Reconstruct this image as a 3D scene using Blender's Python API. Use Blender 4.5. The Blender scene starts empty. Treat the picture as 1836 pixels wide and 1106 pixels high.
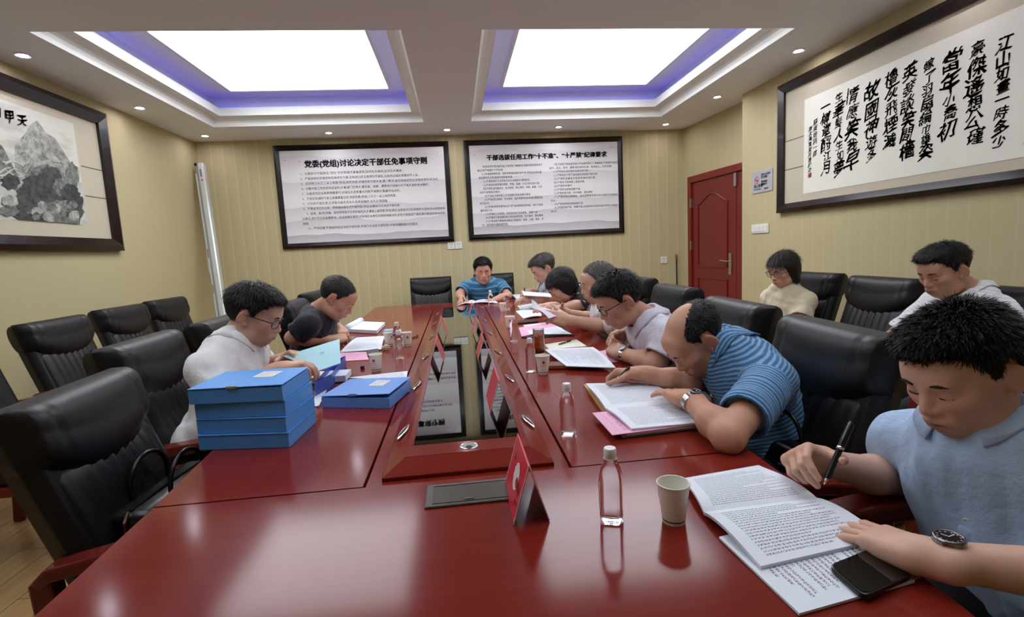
import bpy, bmesh, math, random
import numpy as np
from mathutils import Vector, Matrix

# ------------------------------------------------------------------ camera, light, exposure
W_PX, H_PX, F_PX = 1836.0, 1106.0, 905.0
CX, CY = W_PX / 2, H_PX / 2
SC = bpy.context.scene
COL = SC.collection
random.seed(7)

def unit(v):
    v = np.array(v, float); return v / np.linalg.norm(v)
_yd = unit([817 - CX, 452 - CY, F_PX])                       # depth vanishing point
_roll = math.atan(0.0503)
_z = unit(np.cross([math.cos(_roll), -math.sin(_roll), 0], _yd))
if _z[1] > 0: _z = -_z
_x = np.cross(_yd, _z)
if _x[0] < 0: _x = -_x
RC = np.stack([_x, _yd, _z])                                  # world = RC @ camera
CAM = np.array([0, 0, 1.30])

def ray(px, py): return RC @ unit([px - CX, py - CY, F_PX])
def onz(px, py, z): d = ray(px, py); return CAM + (z - CAM[2]) / d[2] * d
def ony(px, py, y): d = ray(px, py); return CAM + y / d[1] * d
def onx(px, py, x): d = ray(px, py); return CAM + x / d[0] * d

cam_d = bpy.data.cameras.new('camera')
cam = bpy.data.objects.new('camera', cam_d); COL.objects.link(cam)
cam_d.sensor_fit = 'HORIZONTAL'; cam_d.sensor_width = 36.0; cam_d.lens = F_PX / W_PX * 36.0
cam_d.clip_start = 0.02
_m = Matrix.Identity(4)
for i in range(3):
    _m[i][0] = RC[i][0]; _m[i][1] = -RC[i][1]; _m[i][2] = -RC[i][2]; _m[i][3] = CAM[i]
cam.matrix_world = _m
SC.camera = cam

w = bpy.data.worlds.new('world'); SC.world = w; w.use_nodes = True
w.node_tree.nodes['Background'].inputs[0].default_value = (0.5, 0.5, 0.55, 1)
w.node_tree.nodes['Background'].inputs[1].default_value = 0.15
PANEL_LIGHT = 5.2            # the two ceiling light panels in view
PANEL_FILL_NEAR = 2.3       # unseen weaker pair added above the near half of the room as fill
SPOT_LIGHT = 130.0            # recessed downlights
COVE_LIGHT = 1.4             # violet LED strips in the ceiling coves
SC.view_settings.view_transform = 'Standard'
SC.view_settings.look = 'None'
SC.view_settings.gamma = 1.0
SC.view_settings.use_curve_mapping = False
SC.view_settings.exposure = 0.28

# ------------------------------------------------------------------ materials
def lin(c):
    return tuple(((v / 255) / 12.92 if v / 255 <= .04045 else ((v / 255 + .055) / 1.055) ** 2.4) for v in c)

MATS = {}
def mat(name, rgb=(200, 200, 200), rough=.5, metal=0., coat=0., spec=.5, emit=None, es=0., trans=0., ior=1.45,
        noise=0., nscale=20., bump=0., bscale=200., alpha=1., sheen=0., attr=None, sss=0.):
    if name in MATS: return MATS[name]
    m = bpy.data.materials.new(name); m.use_nodes = True
    nt = m.node_tree; b = nt.nodes['Principled BSDF']
    c = lin(rgb)
    b.inputs['Base Color'].default_value = (*c, 1)
    b.inputs['Roughness'].default_value = rough
    b.inputs['Metallic'].default_value = metal
    b.inputs['Coat Weight'].default_value = coat
    b.inputs['Coat Roughness'].default_value = .06
    b.inputs['Specular IOR Level'].default_value = spec
    b.inputs['Transmission Weight'].default_value = trans
    b.inputs['IOR'].default_value = ior
    b.inputs['Alpha'].default_value = alpha
    b.inputs['Sheen Weight'].default_value = sheen
    if sss:
        b.inputs['Subsurface Weight'].default_value = sss
        b.inputs['Subsurface Radius'].default_value = (.012, .004, .002)
        b.inputs['Subsurface Scale'].default_value = .6
    if emit:
        b.inputs['Emission Color'].default_value = (*lin(emit), 1); b.inputs['Emission Strength'].default_value = es
    tc = None
    src = None
    if attr:
        a = nt.nodes.new('ShaderNodeAttribute'); a.attribute_name = attr; src = a.outputs['Color']
        nt.links.new(src, b.inputs['Base Color'])
    if noise:
        tc = nt.nodes.new('ShaderNodeTexCoord')
        n = nt.nodes.new('ShaderNodeTexNoise'); n.inputs['Scale'].default_value = nscale; n.inputs['Detail'].default_value = 4
        nt.links.new(tc.outputs['Object'], n.inputs['Vector'])
        mx = nt.nodes.new('ShaderNodeMix'); mx.data_type = 'RGBA'; mx.blend_type = 'MULTIPLY'
        mx.inputs[0].default_value = 1
        if src: nt.links.new(src, mx.inputs[6])
        else: mx.inputs[6].default_value = (*c, 1)
        rp = nt.nodes.new('ShaderNodeMapRange'); rp.inputs['To Min'].default_value = 1 - noise; rp.inputs['To Max'].default_value = 1 + noise
        nt.links.new(n.outputs['Fac'], rp.inputs['Value']); nt.links.new(rp.outputs[0], mx.inputs[7])
        nt.links.new(mx.outputs[2], b.inputs['Base Color'])
    if bump:
        tc = tc or nt.nodes.new('ShaderNodeTexCoord')
        n = nt.nodes.new('ShaderNodeTexNoise'); n.inputs['Scale'].default_value = bscale; n.inputs['Detail'].default_value = 3
        nt.links.new(tc.outputs['Object'], n.inputs['Vector'])
        bp = nt.nodes.new('ShaderNodeBump'); bp.inputs['Strength'].default_value = bump; bp.inputs['Distance'].default_value = .002
        nt.links.new(n.outputs['Fac'], bp.inputs['Height']); nt.links.new(bp.outputs[0], b.inputs['Normal'])
    MATS[name] = m
    return m

def N(m, t, **kw):
    n = m.node_tree.nodes.new(t)
    for k, v in kw.items(): setattr(n, k, v)
    return n
def L(m, a, b): m.node_tree.links.new(a, b)
def math_node(m, op, a, b=None, c=None):
    n = N(m, 'ShaderNodeMath', operation=op)
    for i, v in enumerate((a, b, c)):
        if v is None: continue
        if isinstance(v, (int, float)): n.inputs[i].default_value = v
        else: L(m, v, n.inputs[i])
    return n.outputs[0]
def mixrgb(m, f, a, b, blend='MIX'):
    n = N(m, 'ShaderNodeMix', data_type='RGBA', blend_type=blend)
    for i, v in ((0, f), (6, a), (7, b)):
        if isinstance(v, (int, float)): n.inputs[i].default_value = v
        elif isinstance(v, tuple): n.inputs[i].default_value = (*v, 1) if len(v) == 3 else v
        else: L(m, v, n.inputs[i])
    return n.outputs[2]

# ------------------------------------------------------------------ mesh helpers
def link(o, parent=None):
    COL.objects.link(o)
    if parent is not None: o.parent = parent
    return o
def tag(o, label=None, cat=None, group=None, kind=None):
    if label: o['label'] = label
    if cat: o['category'] = cat
    if group: o['group'] = group
    if kind: o['kind'] = kind
    return o
def thing(name, label, cat, loc=(0, 0, 0), rz=0., group=None):
    o = bpy.data.objects.new(name, None); link(o)
    o.empty_display_size = .05
    o.location = loc; o.rotation_euler = (0, 0, rz)
    return tag(o, label, cat, group)
def mesh_obj(name, verts, faces, m, parent=None, smooth=False, local=False):
    """verts in world space unless local; a parent Empty's transform is undone for world verts"""
    me = bpy.data.meshes.new(name); me.from_pydata([tuple(map(float, v)) for v in verts], [], faces); me.update()
    if smooth: me.shade_smooth()
    if m: me.materials.append(m)
    o = bpy.data.objects.new(name, me); link(o, parent)
    if parent is not None and not local: place_world(o, parent)
    return o
def place_world(o, parent):
    mw = Matrix.Identity(4); q = parent
    while q is not None:
        mw = Matrix.LocRotScale(q.location, q.rotation_euler, q.scale) @ mw if q is parent else Matrix.LocRotScale(q.location, q.rotation_euler, q.scale) @ mw
        q = q.parent
    inv = mw.inverted()
    o.data.transform(inv)
def copy_tree(o, parent=None):
    c = o.copy(); COL.objects.link(c); c.parent = parent
    for ch in list(o.children): copy_tree(ch, c)
    return c

class MB:
    """collects simple shapes into one mesh (local coordinates of the thing)"""
    def __init__(s): s.v = []; s.f = []
    def add(s, v, f):
        b = len(s.v); s.v += [tuple(map(float, p)) for p in v]; s.f += [tuple(i + b for i in q) for q in f]; return s
    def box(s, lo, hi, rot=None, bev=0.):
        (x0, y0, z0), (x1, y1, z1) = lo, hi
        if bev:
            return s.rbox(lo, hi, bev)
        v = [(x, y, z) for z in (z0, z1) for y in (y0, y1) for x in (x0, x1)]
        return s.add(v, [(0, 2, 3, 1), (4, 5, 7, 6), (0, 1, 5, 4), (2, 6, 7, 3), (0, 4, 6, 2), (1, 3, 7, 5)])
    def rbox(s, lo, hi, bev, seg=2):
        bm = bmesh.new(); bmesh.ops.create_cube(bm, size=1)
        lo = Vector(lo); hi = Vector(hi)
        for v in bm.verts: v.co = Vector([lo[i] + (v.co[i] + .5) * (hi[i] - lo[i]) for i in range(3)])
        bmesh.ops.bevel(bm, geom=bm.edges[:], offset=bev, segments=seg, profile=.5, affect='EDGES')
        return s.bm(bm)
    def bm(s, bm):
        bm.verts.index_update(); bm.verts.ensure_lookup_table()
        s.add([v.co[:] for v in bm.verts], [[v.index for v in f.verts] for f in bm.faces]); bm.free(); return s
    def quad(s, pts): return s.add(pts, [tuple(range(len(pts)))])
    def prism(s, poly, z0, z1):
        n = len(poly)
        v = [(x, y, z0) for x, y in poly] + [(x, y, z1) for x, y in poly]
        return s.add(v, [tuple(range(n - 1, -1, -1)), tuple(range(n, 2 * n))] + [(i, (i + 1) % n, n + (i + 1) % n, n + i) for i in range(n)])
    def lathe(s, prof, c=(0, 0, 0), n=24, sq=0., ax=(1., 1.), close=False):
        """prof [(r,z)]; sq > 0 squares the section"""
        v = []; f = []
        for r, z in prof:
            for i in range(n):
                a = 2 * math.pi * i / n; cx, sy = math.cos(a), math.sin(a)
                k = 1.
                if sq: k = 1 / (abs(cx) ** (2 + sq) + abs(sy) ** (2 + sq)) ** (1 / (2 + sq))
                v.append((c[0] + r * k * cx * ax[0], c[1] + r * k * sy * ax[1], c[2] + z))
        m = len(prof)
        for j in range(m - 1):
            for i in range(n):
                f.append((j * n + i, j * n + (i + 1) % n, (j + 1) * n + (i + 1) % n, (j + 1) * n + i))
        if close:
            f.append(tuple(range(n - 1, -1, -1))); f.append(tuple((m - 1) * n + i for i in range(n)))
        return s.add(v, f)
    def tube(s, pts, r, n=8, caps=True, rect=None, up=(0, 0, 1)):
        """swept round tube (r may be a list) or a swept rectangle rect=(w,h) with w sideways and h along up"""
        pts = [Vector(p) for p in pts]; m = len(pts); rs = r if isinstance(r, (list, tuple)) else [r] * m
        v = []; f = []; prev = None
        k = 4 if rect else n
        for i, p in enumerate(pts):
            t = (pts[min(i + 1, m - 1)] - pts[max(i - 1, 0)]).normalized()
            if rect:
                a = Vector(up).cross(t).normalized() if abs(Vector(up).dot(t)) < .999 else Vector((0, 1, 0))
            elif prev is None:
                a = t.orthogonal().normalized()
            else:
                a = (prev - t * prev.dot(t)).normalized()
            prev = a
            b = t.cross(a).normalized()
            if rect:
                hw, hh = rect[0] / 2 * rs[i], rect[1] / 2 * rs[i]
                for sx, sy in ((-1, -1), (1, -1), (1, 1), (-1, 1)): v.append(p + a * hw * sx + b * hh * sy)
            else:
                for j in range(n):
                    q = 2 * math.pi * j / n; v.append(p + (a * math.cos(q) + b * math.sin(q)) * rs[i])
        for i in range(m - 1):
            for j in range(k): f.append((i * k + j, i * k + (j + 1) % k, (i + 1) * k + (j + 1) % k, (i + 1) * k + j))
        if caps: f.append(tuple(range(k - 1, -1, -1))); f.append(tuple((m - 1) * k + j for j in range(k)))
        return s.add(v, f)
    def disc(s, c, r, n=20, axis='z', ry=None):
        v = []
        for i in range(n):
            a = 2 * math.pi * i / n; p, q = r * math.cos(a), (ry or r) * math.sin(a)
            v.append((c[0] + p, c[1] + q, c[2]) if axis == 'z' else ((c[0], c[1] + p, c[2] + q) if axis == 'x' else (c[0] + p, c[1], c[2] + q)))
        return s.add(v, [tuple(range(n))])
    def build(s, name, m, parent=None, smooth=False, bevel=0., world=False, auto=None):
        o = mesh_obj(name, s.v, s.f, m, parent, smooth, local=not world)
        if bevel:
            b = o.modifiers.new('bevel', 'BEVEL'); b.width = bevel; b.segments = 2; b.limit_method = 'ANGLE'; b.angle_limit = .6
        if auto:
            o.data.shade_smooth(); o.data.set_sharp_from_angle(angle=auto)
        return o

def arc(c, r, a0, a1, n, plane='xz', y=0.):
    out = []
    for i in range(n + 1):
        a = math.radians(a0 + (a1 - a0) * i / n)
        out.append((c[0] + r * math.cos(a), y, c[1] + r * math.sin(a)))
    return out

def set_uv(o, uvs):
    """uvs: per-vertex list"""
    ul = o.data.uv_layers.new(name='UVMap')
    for lp in o.data.loops: ul.data[lp.index].uv = uvs[lp.vertex_index]

def sheet(name, corners, m, parent=None, thick=.002, nu=8, nv=8, bulge=None, world=True):
    """a sheet of paper: corners a(0,0) b(1,0) c(1,1) d(0,1); bulge(u,v) -> lift; has a real thickness"""
    a, b, c, d = [Vector(p) for p in corners]
    nrm = (b - a).cross(d - a).normalized()
    if nrm.z < 0: nrm = -nrm
    V = []; UV = []
    for lay in (1, 0):
        for j in range(nv + 1):
            for i in range(nu + 1):
                u, v = i / nu, j / nv
                p = a * (1 - u) * (1 - v) + b * u * (1 - v) + c * u * v + d * (1 - u) * v
                h = (bulge(u, v) if bulge else 0) + (thick if lay else 0)
                V.append(p + nrm * h); UV.append((u, v))
    F = []; st = nu + 1; off = st * (nv + 1)
    for j in range(nv):
        for i in range(nu):
            q = (j * st + i, j * st + i + 1, (j + 1) * st + i + 1, (j + 1) * st + i)
            F.append(q); F.append(tuple(off + x for x in reversed(q)))
    rim = [i for i in range(st)] + [j * st + nu for j in range(1, nv + 1)] + [nv * st + i for i in range(nu - 1, -1, -1)] + [j * st for j in range(nv - 1, 0, -1)]
    for x in range(len(rim)):
        p, q = rim[x], rim[(x + 1) % len(rim)]
        F.append((q, p, off + p, off + q))
    o = mesh_obj(name, V, F, m, parent, smooth=False, local=not world)
    set_uv(o, UV)
    bm = bmesh.new(); bm.from_mesh(o.data); bmesh.ops.recalc_face_normals(bm, faces=bm.faces[:]); bm.to_mesh(o.data); bm.free()
    return o

# text ------------------------------------------------------------
def text_mesh(body, size, m, name, parent, origin, xdir, ydir, align='LEFT', bold=0., spacing=1., line=1., res=1, warp=None, width=None):
    """flat lettering as a mesh; xdir/ydir unit vectors in world (or the parent's local) space"""
    c = bpy.data.curves.new(name, 'FONT'); c.body = body; c.size = size; c.resolution_u = res
    c.align_x = align; c.space_character = spacing; c.space_line = line
    o = bpy.data.objects.new(name, c); COL.objects.link(o)
    dg = bpy.context.evaluated_depsgraph_get(); me = bpy.data.meshes.new_from_object(o.evaluated_get(dg))
    bpy.data.objects.remove(o); bpy.data.curves.remove(c)
    X, Y, O = Vector(xdir), Vector(ydir), Vector(origin)
    sx = 1.
    if width and me.vertices:
        wd = max(v.co.x for v in me.vertices) - min(v.co.x for v in me.vertices); sx = width / max(wd, 1e-6)
    for v in me.vertices:
        x, y = v.co.x * sx, v.co.y
        if warp: x, y = warp(x, y)
        v.co = O + X * x + Y * y
    if bold:                                                        # heavier strokes: the outlines repeated a hair's breadth apart
        n0 = len(me.vertices); V0 = [v.co.copy() for v in me.vertices]; F0 = [tuple(p.vertices) for p in me.polygons]; V1 = []; F1 = []
        for k, (dx, dy) in enumerate(((bold, 0), (-bold, 0), (0, bold * .7), (0, -bold * .7))):
            V1 += [v + X * dx + Y * dy for v in V0]; F1 += [tuple(i + k * n0 for i in f) for f in F0]
        me = bpy.data.meshes.new(name); me.from_pydata(V1, [], F1); me.update()
    me.name = name; me.materials.clear(); me.materials.append(m)
    t = bpy.data.objects.new(name, me); link(t, parent)
    return t
# ------------------------------------------------------------------ the room
XL, XR, YB, YN, ZC = -2.89, 2.905, 6.32, -1.7, 2.70

def wallpaper(name, axis, strength=1.):
    m = mat(name, (206, 196, 162), rough=.75)
    b = m.node_tree.nodes['Principled BSDF']
    tc = N(m, 'ShaderNodeTexCoord'); sp = N(m, 'ShaderNodeSeparateXYZ'); L(m, tc.outputs['Object'], sp.inputs[0])
    s = sp.outputs[axis]
    fr = math_node(m, 'FRACT', math_node(m, 'MULTIPLY', s, 1 / .127))
    fine = math_node(m, 'FRACT', math_node(m, 'MULTIPLY', s, 1 / .0127))
    stripe = math_node(m, 'LESS_THAN', math_node(m, 'ABSOLUTE', math_node(m, 'SUBTRACT', fr, .5)), .07)
    band = math_node(m, 'GREATER_THAN', fr, .58)
    # slanted embossed twist inside every other band
    tw = math_node(m, 'SINE', math_node(m, 'ADD', math_node(m, 'MULTIPLY', sp.outputs[2], 75.), math_node(m, 'MULTIPLY', s, 60.)))
    no = N(m, 'ShaderNodeTexNoise'); no.inputs['Scale'].default_value = 60; L(m, tc.outputs['Object'], no.inputs['Vector'])
    h = math_node(m, 'ADD', math_node(m, 'MULTIPLY', stripe, .8), math_node(m, 'MULTIPLY', math_node(m, 'MULTIPLY', band, tw), .25))
    h = math_node(m, 'ADD', h, math_node(m, 'MULTIPLY', math_node(m, 'ABSOLUTE', math_node(m, 'SUBTRACT', fine, .5)), .3))
    h = math_node(m, 'ADD', h, math_node(m, 'MULTIPLY', no.outputs['Fac'], .5))
    bp = N(m, 'ShaderNodeBump'); bp.inputs['Strength'].default_value = .45 * strength; bp.inputs['Distance'].default_value = .004
    L(m, h, bp.inputs['Height']); L(m, bp.outputs[0], b.inputs['Normal'])
    c = mixrgb(m, math_node(m, 'MULTIPLY', stripe, .55 * strength), lin((190, 178, 138)), lin((210, 199, 160)))
    c = mixrgb(m, math_node(m, 'MULTIPLY', math_node(m, 'MULTIPLY', band, no.outputs['Fac']), .5 * strength), c, lin((174, 161, 121)))
    L(m, c, b.inputs['Base Color'])
    return m
WP_X = wallpaper('wallpaper_x', 0, .6); WP_Y = wallpaper('wallpaper_y', 1, .25); WP_L = wallpaper('wallpaper_left', 1, .08)
PLAIN = mat('ceiling_paint', (230, 233, 238), rough=.8, bump=.05, bscale=90)
MOULD = mat('moulding_white', (226, 226, 222), rough=.6)

def floor_mat():
    m = mat('floor_planks', (190, 150, 100), rough=.3, coat=.2)
    b = m.node_tree.nodes['Principled BSDF']
    tc = N(m, 'ShaderNodeTexCoord'); mp = N(m, 'ShaderNodeMapping'); mp.inputs['Scale'].default_value = (14, 1.2, 1)
    L(m, tc.outputs['Object'], mp.inputs[0])
    n = N(m, 'ShaderNodeTexNoise'); n.inputs['Scale'].default_value = 3; n.inputs['Detail'].default_value = 6; L(m, mp.outputs[0], n.inputs['Vector'])
    oi = N(m, 'ShaderNodeObjectInfo')
    c = mixrgb(m, n.outputs['Fac'], lin((150, 112, 70)), lin((206, 172, 122)))
    c = mixrgb(m, math_node(m, 'MULTIPLY', oi.outputs['Random'], .35), c, lin((168, 128, 82)))
    L(m, c, b.inputs['Base Color'])
    return m

def struct(o): o['kind'] = 'structure'; return o

fl = struct(MB().box((XL - .3, YN - .2, -.12), (XR + .5, YB + .2, -.012)).build('floor', mat('subfloor', (90, 66, 44), rough=.8)))
fm = floor_mat()
pl = bpy.data.meshes.new('plank'); 
_b = MB().box((-.0735, -.598, -.012), (.0735, .598, 0)); pl.from_pydata(_b.v, [], _b.f); pl.materials.append(fm)
x = 0.
for ix, x in enumerate(np.arange(XL + .075, -.70, .15)):           # laminate boards where the floor shows at the left
    for iy in range(-1, 6):
        o = bpy.data.objects.new('plank', pl); link(o, fl); o.location = (x, -.1 + iy * 1.2 + (ix % 3) * .4, 0)
rest = MB()
for x in np.arange(x + .15, XR + .1, .15):
    rest.box((x - .0735, -1.6, -.012), (x + .0735, YB, 0))
o = rest.build('plank', fm, fl); o['kind'] = 'stuff'

struct(MB().box((XL - .2, YB, 0), (XR + .4, YB + .15, 3.1)).build('wall_back', WP_X))
struct(MB().box((XL - .15, YN, 0), (XL, YB, 3.1)).build('wall_left', WP_L))
struct(MB().prism([(XR, YN), (XR + .4, YN), (XR + .4, 4.90), (XR, 4.90)], 0, 3.1).build('wall_right', WP_Y))
DW0, DW1 = np.array([2.955, YB]), np.array([3.065, 4.90])          # wall with the door, slightly skewed
def dw(t, off=0.):                                                 # metres from the back corner along the door wall; off = into the room
    d = (DW1 - DW0) / np.linalg.norm(DW1 - DW0); nrm = np.array([d[1], -d[0]])
    if nrm[0] > 0: nrm = -nrm
    p = DW0 + d * t + nrm * off; return p
struct(MB().prism([tuple(DW0), tuple(DW1), (DW1[0] + .3, DW1[1]), (DW0[0] + .41, DW0[1])], 0, 3.1).build('wall_right', WP_Y))
struct(MB().box((XL - .2, YN - .15, 0), (XR + .4, YN, 3.1)).build('wall_front', WP_X))
skm = mat('skirting', (70, 30, 24), rough=.4)
struct(MB().box((XL, YB - .012, 0), (2.95, YB, .09)).build('baseboard_back', skm))
struct(MB().box((XL, YN, 0), (XL + .012, YB - .012, .09)).build('baseboard_left', skm))
struct(MB().box((XR - .012, YN, 0), (XR, 4.9, .09)).build('baseboard_right', skm))

# ceiling: soffit with two recessed trays
TR = ((-2.40, -.25), (.25, 2.40))
MODS = ((3.40, 5.69), (.45, 2.74))             # second field lies out of view, added to light the near half
c = MB()
for lo, hi in (((XL - .1, YN), (XR + .3, .45)), ((XL - .1, 2.74), (XR + .3, 3.40)), ((XL - .1, 5.69), (XR + .3, YB))):
    c.box((*lo, ZC), (*hi, 3.06))
for TY0, TY1 in MODS:
    for lo, hi in (((XL - .1, TY0), (TR[0][0], TY1)), ((TR[0][1], TY0), (TR[1][0], TY1)), ((TR[1][1], TY0), (XR + .3, TY1))):
        c.box((*lo, ZC), (*hi, 3.06))
    c.box((XL - .1, TY0, 2.99), (XR + .3, TY1, 3.06))
struct(c.build('ceiling', PLAIN))
LIP = .12
violet = mat('violet_led', (90, 60, 255), rough=.5, emit=(96, 60, 255), es=COVE_LIGHT)
panel_m = mat('light_panel', (255, 255, 255), rough=.5, emit=(242, 247, 255), es=PANEL_LIGHT)
panel_n = mat('light_panel_added', (255, 255, 255), rough=.5, emit=(242, 247, 255), es=PANEL_FILL_NEAR)  # for the added fill panels over the near half, out of view
alu = mat('panel_trim', (205, 205, 205), rough=.4)
for kk, (TY0, TY1, k, (x0, x1)) in enumerate([(a, b, i, t) for a, b in MODS for i, t in enumerate(TR)]):
    side = ('left' if k == 0 else 'right') + (' far' if kk < 2 else ' near (added, unseen)')
    root = struct(MB().box((x0 + .001, TY1 - .012, ZC + .001), (x1 - .001, TY1 - .001, 2.75)).build('trim_%d' % (kk + 1), MOULD))
    # coved first step and second lip, on the three visible sides
    prof = [(0, ZC), (.006, ZC + .001), (.009, ZC + .03), (.018, ZC + .055), (.035, ZC + .07), (.06, ZC + .08), (LIP, ZC + .082), (LIP, ZC + .16), (LIP - .03, ZC + .16), (.0, ZC + .16)]
    ring = [(x0, TY0), (x0, TY1), (x1, TY1), (x1, TY0)]
    yl = .12
    mb = MB(); v = []; n = len(prof)
    for dx, z in prof: v.append((x0 + dx, TY0, z))
    for dx, z in prof: v.append((x0 + dx, TY1 - dx * yl / LIP, z))
    for dx, z in prof: v.append((x1 - dx, TY1 - dx * yl / LIP, z))
    for dx, z in prof: v.append((x1 - dx, TY0, z))
    if k == 1:
        v = []
        for dx, z in prof: v.append((x0 + dx, TY0, z))
        for dx, z in prof: v.append((x0 + dx, TY1 - dx * yl / LIP, z))
        for dx, z in prof: v.append((x1 - dx, TY1 - dx * yl / LIP, z))
        for dx, z in prof: v.append((x1 - dx, TY0, z))
    f = [(s * n + i, s * n + i + 1, (s + 1) * n + i + 1, (s + 1) * n + i) for s in range(3) for i in range(n - 1)]
    mb.add(v, f).build('moulding', MOULD, root)
    # LED strips lying on the lips
    sx0 = x0 + .05; sx1 = x1 - .05
    for a, b in (((sx0, TY0 + .05), (sx0 + .02, TY1 - .1)), ((sx1 - .02, TY0 + .05), (sx1, TY1 - .1)), ((sx0 + .02, TY1 - .09), (sx1 - .02, TY1 - .07))):
        MB().box((*a, ZC + .161), (*b, ZC + .17)).build('led_strip', violet, root)
    # luminous panel with its narrow metal edge
    px0, px1 = (-2.055, -.563) if k == 0 else (.585, 2.09)
    pt = thing('ceiling_light_panel', 'large glowing white ceiling light panel in the %s ceiling recess' % side, 'ceiling light', (0, 0, 0), 0, 'ceiling light panels')
    MB().box((px0, TY0 + .02, 2.955), (px1, TY1 - .355, 2.989)).build('diffuser', panel_m if kk < 2 else panel_n, pt)
    t = MB()
    e = .022
    t.box((px0 - e, TY0 + .02, 2.945), (px0, TY1 - .355 + e, 2.989)).box((px1, TY0 + .02, 2.945), (px1 + e, TY1 - .355 + e, 2.989)).box((px0, TY1 - .355, 2.945), (px1, TY1 - .355 + e, 2.989))
    t.build('edge_trim', alu, pt)

# recessed downlights
spot_m = mat('spot_glow', (255, 255, 255), emit=(246, 240, 255), es=SPOT_LIGHT)
ring_m = mat('spot_ring', (220, 218, 225), rough=.3, metal=.6)
rim_v = mat('spot_inner_violet', (120, 100, 255), rough=.4, emit=(110, 80, 255), es=1.5)
_ring = MB().lathe([(.047, .0), (.047, -.006), (.040, -.008), (.036, -.002), (.034, .0)], n=28)
_inr = MB().lathe([(.034, -.0005), (.030, -.003), (.028, -.0035)], n=28)
_dsc = MB().lathe([(.028, -.0035), (.015, -.0055), (.001, -.0062)], n=28)
spots = [(-2.69, 3.74, 'downlight over the left wall nearest the camera'), (-2.68, 4.94, 'downlight over the left wall beside the mountain painting corner'), (-2.64, 6.03, 'downlight in the left back corner above the screen casing'),
         (-1.33, 6.03, 'downlight above the left notice board'), (-.01, 6.03, 'downlight between the tops of both notice boards'), (1.29, 6.03, 'downlight above the right notice board'), (2.60, 6.03, 'downlight in the right back corner'),
         (2.67, 4.95, 'downlight in front of the red door'), (2.70, 3.79, 'downlight beside the calligraphy frame'),
         (-2.70, 2.54, 'downlight over the left wall, added out of view as fill'), (2.70, 2.63, 'downlight over the calligraphy, added out of view as fill'), (-2.70, 1.34, 'downlight added unseen as fill over the left wall next to the near table end'), (2.70, 1.47, 'downlight added unseen as fill over the right wall next to the near table end')]  # these four continue the rows unseen, added to raise the near light
first = None
for x, y, lab in spots:
    if first is None:
        first = thing('recessed_downlight', '', 'downlight')
        _ring.build('trim_ring', ring_m, first, smooth=True); _inr.build('reflector', rim_v, first, smooth=True); _dsc.build('lamp', spot_m, first, smooth=True)
        o = first
    else: o = copy_tree(first)
    o.location = (x, y, ZC - .0005); tag(o, 'small round white recessed ' + lab, 'downlight', 'recessed ceiling downlights')

# ------------------------------------------------------------------ framed boards on the back wall
FRAME = mat('black_frame', (17, 12, 13), rough=.25, coat=.1)
FRAME2 = mat('dark_rosewood_frame', (28, 15, 17), rough=.22, coat=.2)
INK = mat('print_ink', (34, 32, 40), rough=.7)
INK2 = mat('print_ink_soft', (70, 68, 74), rough=.7)

def hills_mat(name, seed):
    """misty lilac-grey hill print"""
    m = mat(name, (222, 218, 220), rough=.35)
    b = m.node_tree.nodes['Principled BSDF']
    uv = N(m, 'ShaderNodeUVMap'); sp = N(m, 'ShaderNodeSeparateXYZ'); L(m, uv.outputs[0], sp.inputs[0])
    u, v = sp.outputs[0], sp.outputs[1]
    col = lin((226, 226, 224))
    for i, (base, amp, sc, rgb) in enumerate(((.93, .10, 2.2, (220, 213, 217)), (.66, .12, 1.6, (214, 207, 212)), (.40, .14, 1.9, (210, 204, 210)), (.24, .10, 2.2, (206, 200, 206)), (.09, .07, 2.0, (182, 177, 185)))):
        cb = N(m, 'ShaderNodeCombineXYZ'); L(m, math_node(m, 'MULTIPLY', u, sc), cb.inputs[0]); cb.inputs[1].default_value = seed + i * 3.7
        n = N(m, 'ShaderNodeTexNoise'); n.inputs['Scale'].default_value = 1.; n.inputs['Detail'].default_value = 3; L(m, cb.outputs[0], n.inputs['Vector'])
        ridge = math_node(m, 'ADD', base, math_node(m, 'MULTIPLY', math_node(m, 'SUBTRACT', n.outputs['Fac'], .5), amp * 2))
        d = math_node(m, 'SUBTRACT', ridge, v)
        inside = math_node(m, 'GREATER_THAN', d, 0.)
        fade = N(m, 'ShaderNodeMapRange'); fade.inputs['From Min'].default_value = 0; fade.inputs['From Max'].default_value = .17; fade.inputs['To Min'].default_value = 1; fade.inputs['To Max'].default_value = 0
        L(m, d, fade.inputs['Value'])
        col = mixrgb(m, math_node(m, 'MULTIPLY', inside, fade.outputs[0]), col, lin(rgb))
    L(m, col, b.inputs['Base Color'])
    return m

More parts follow.
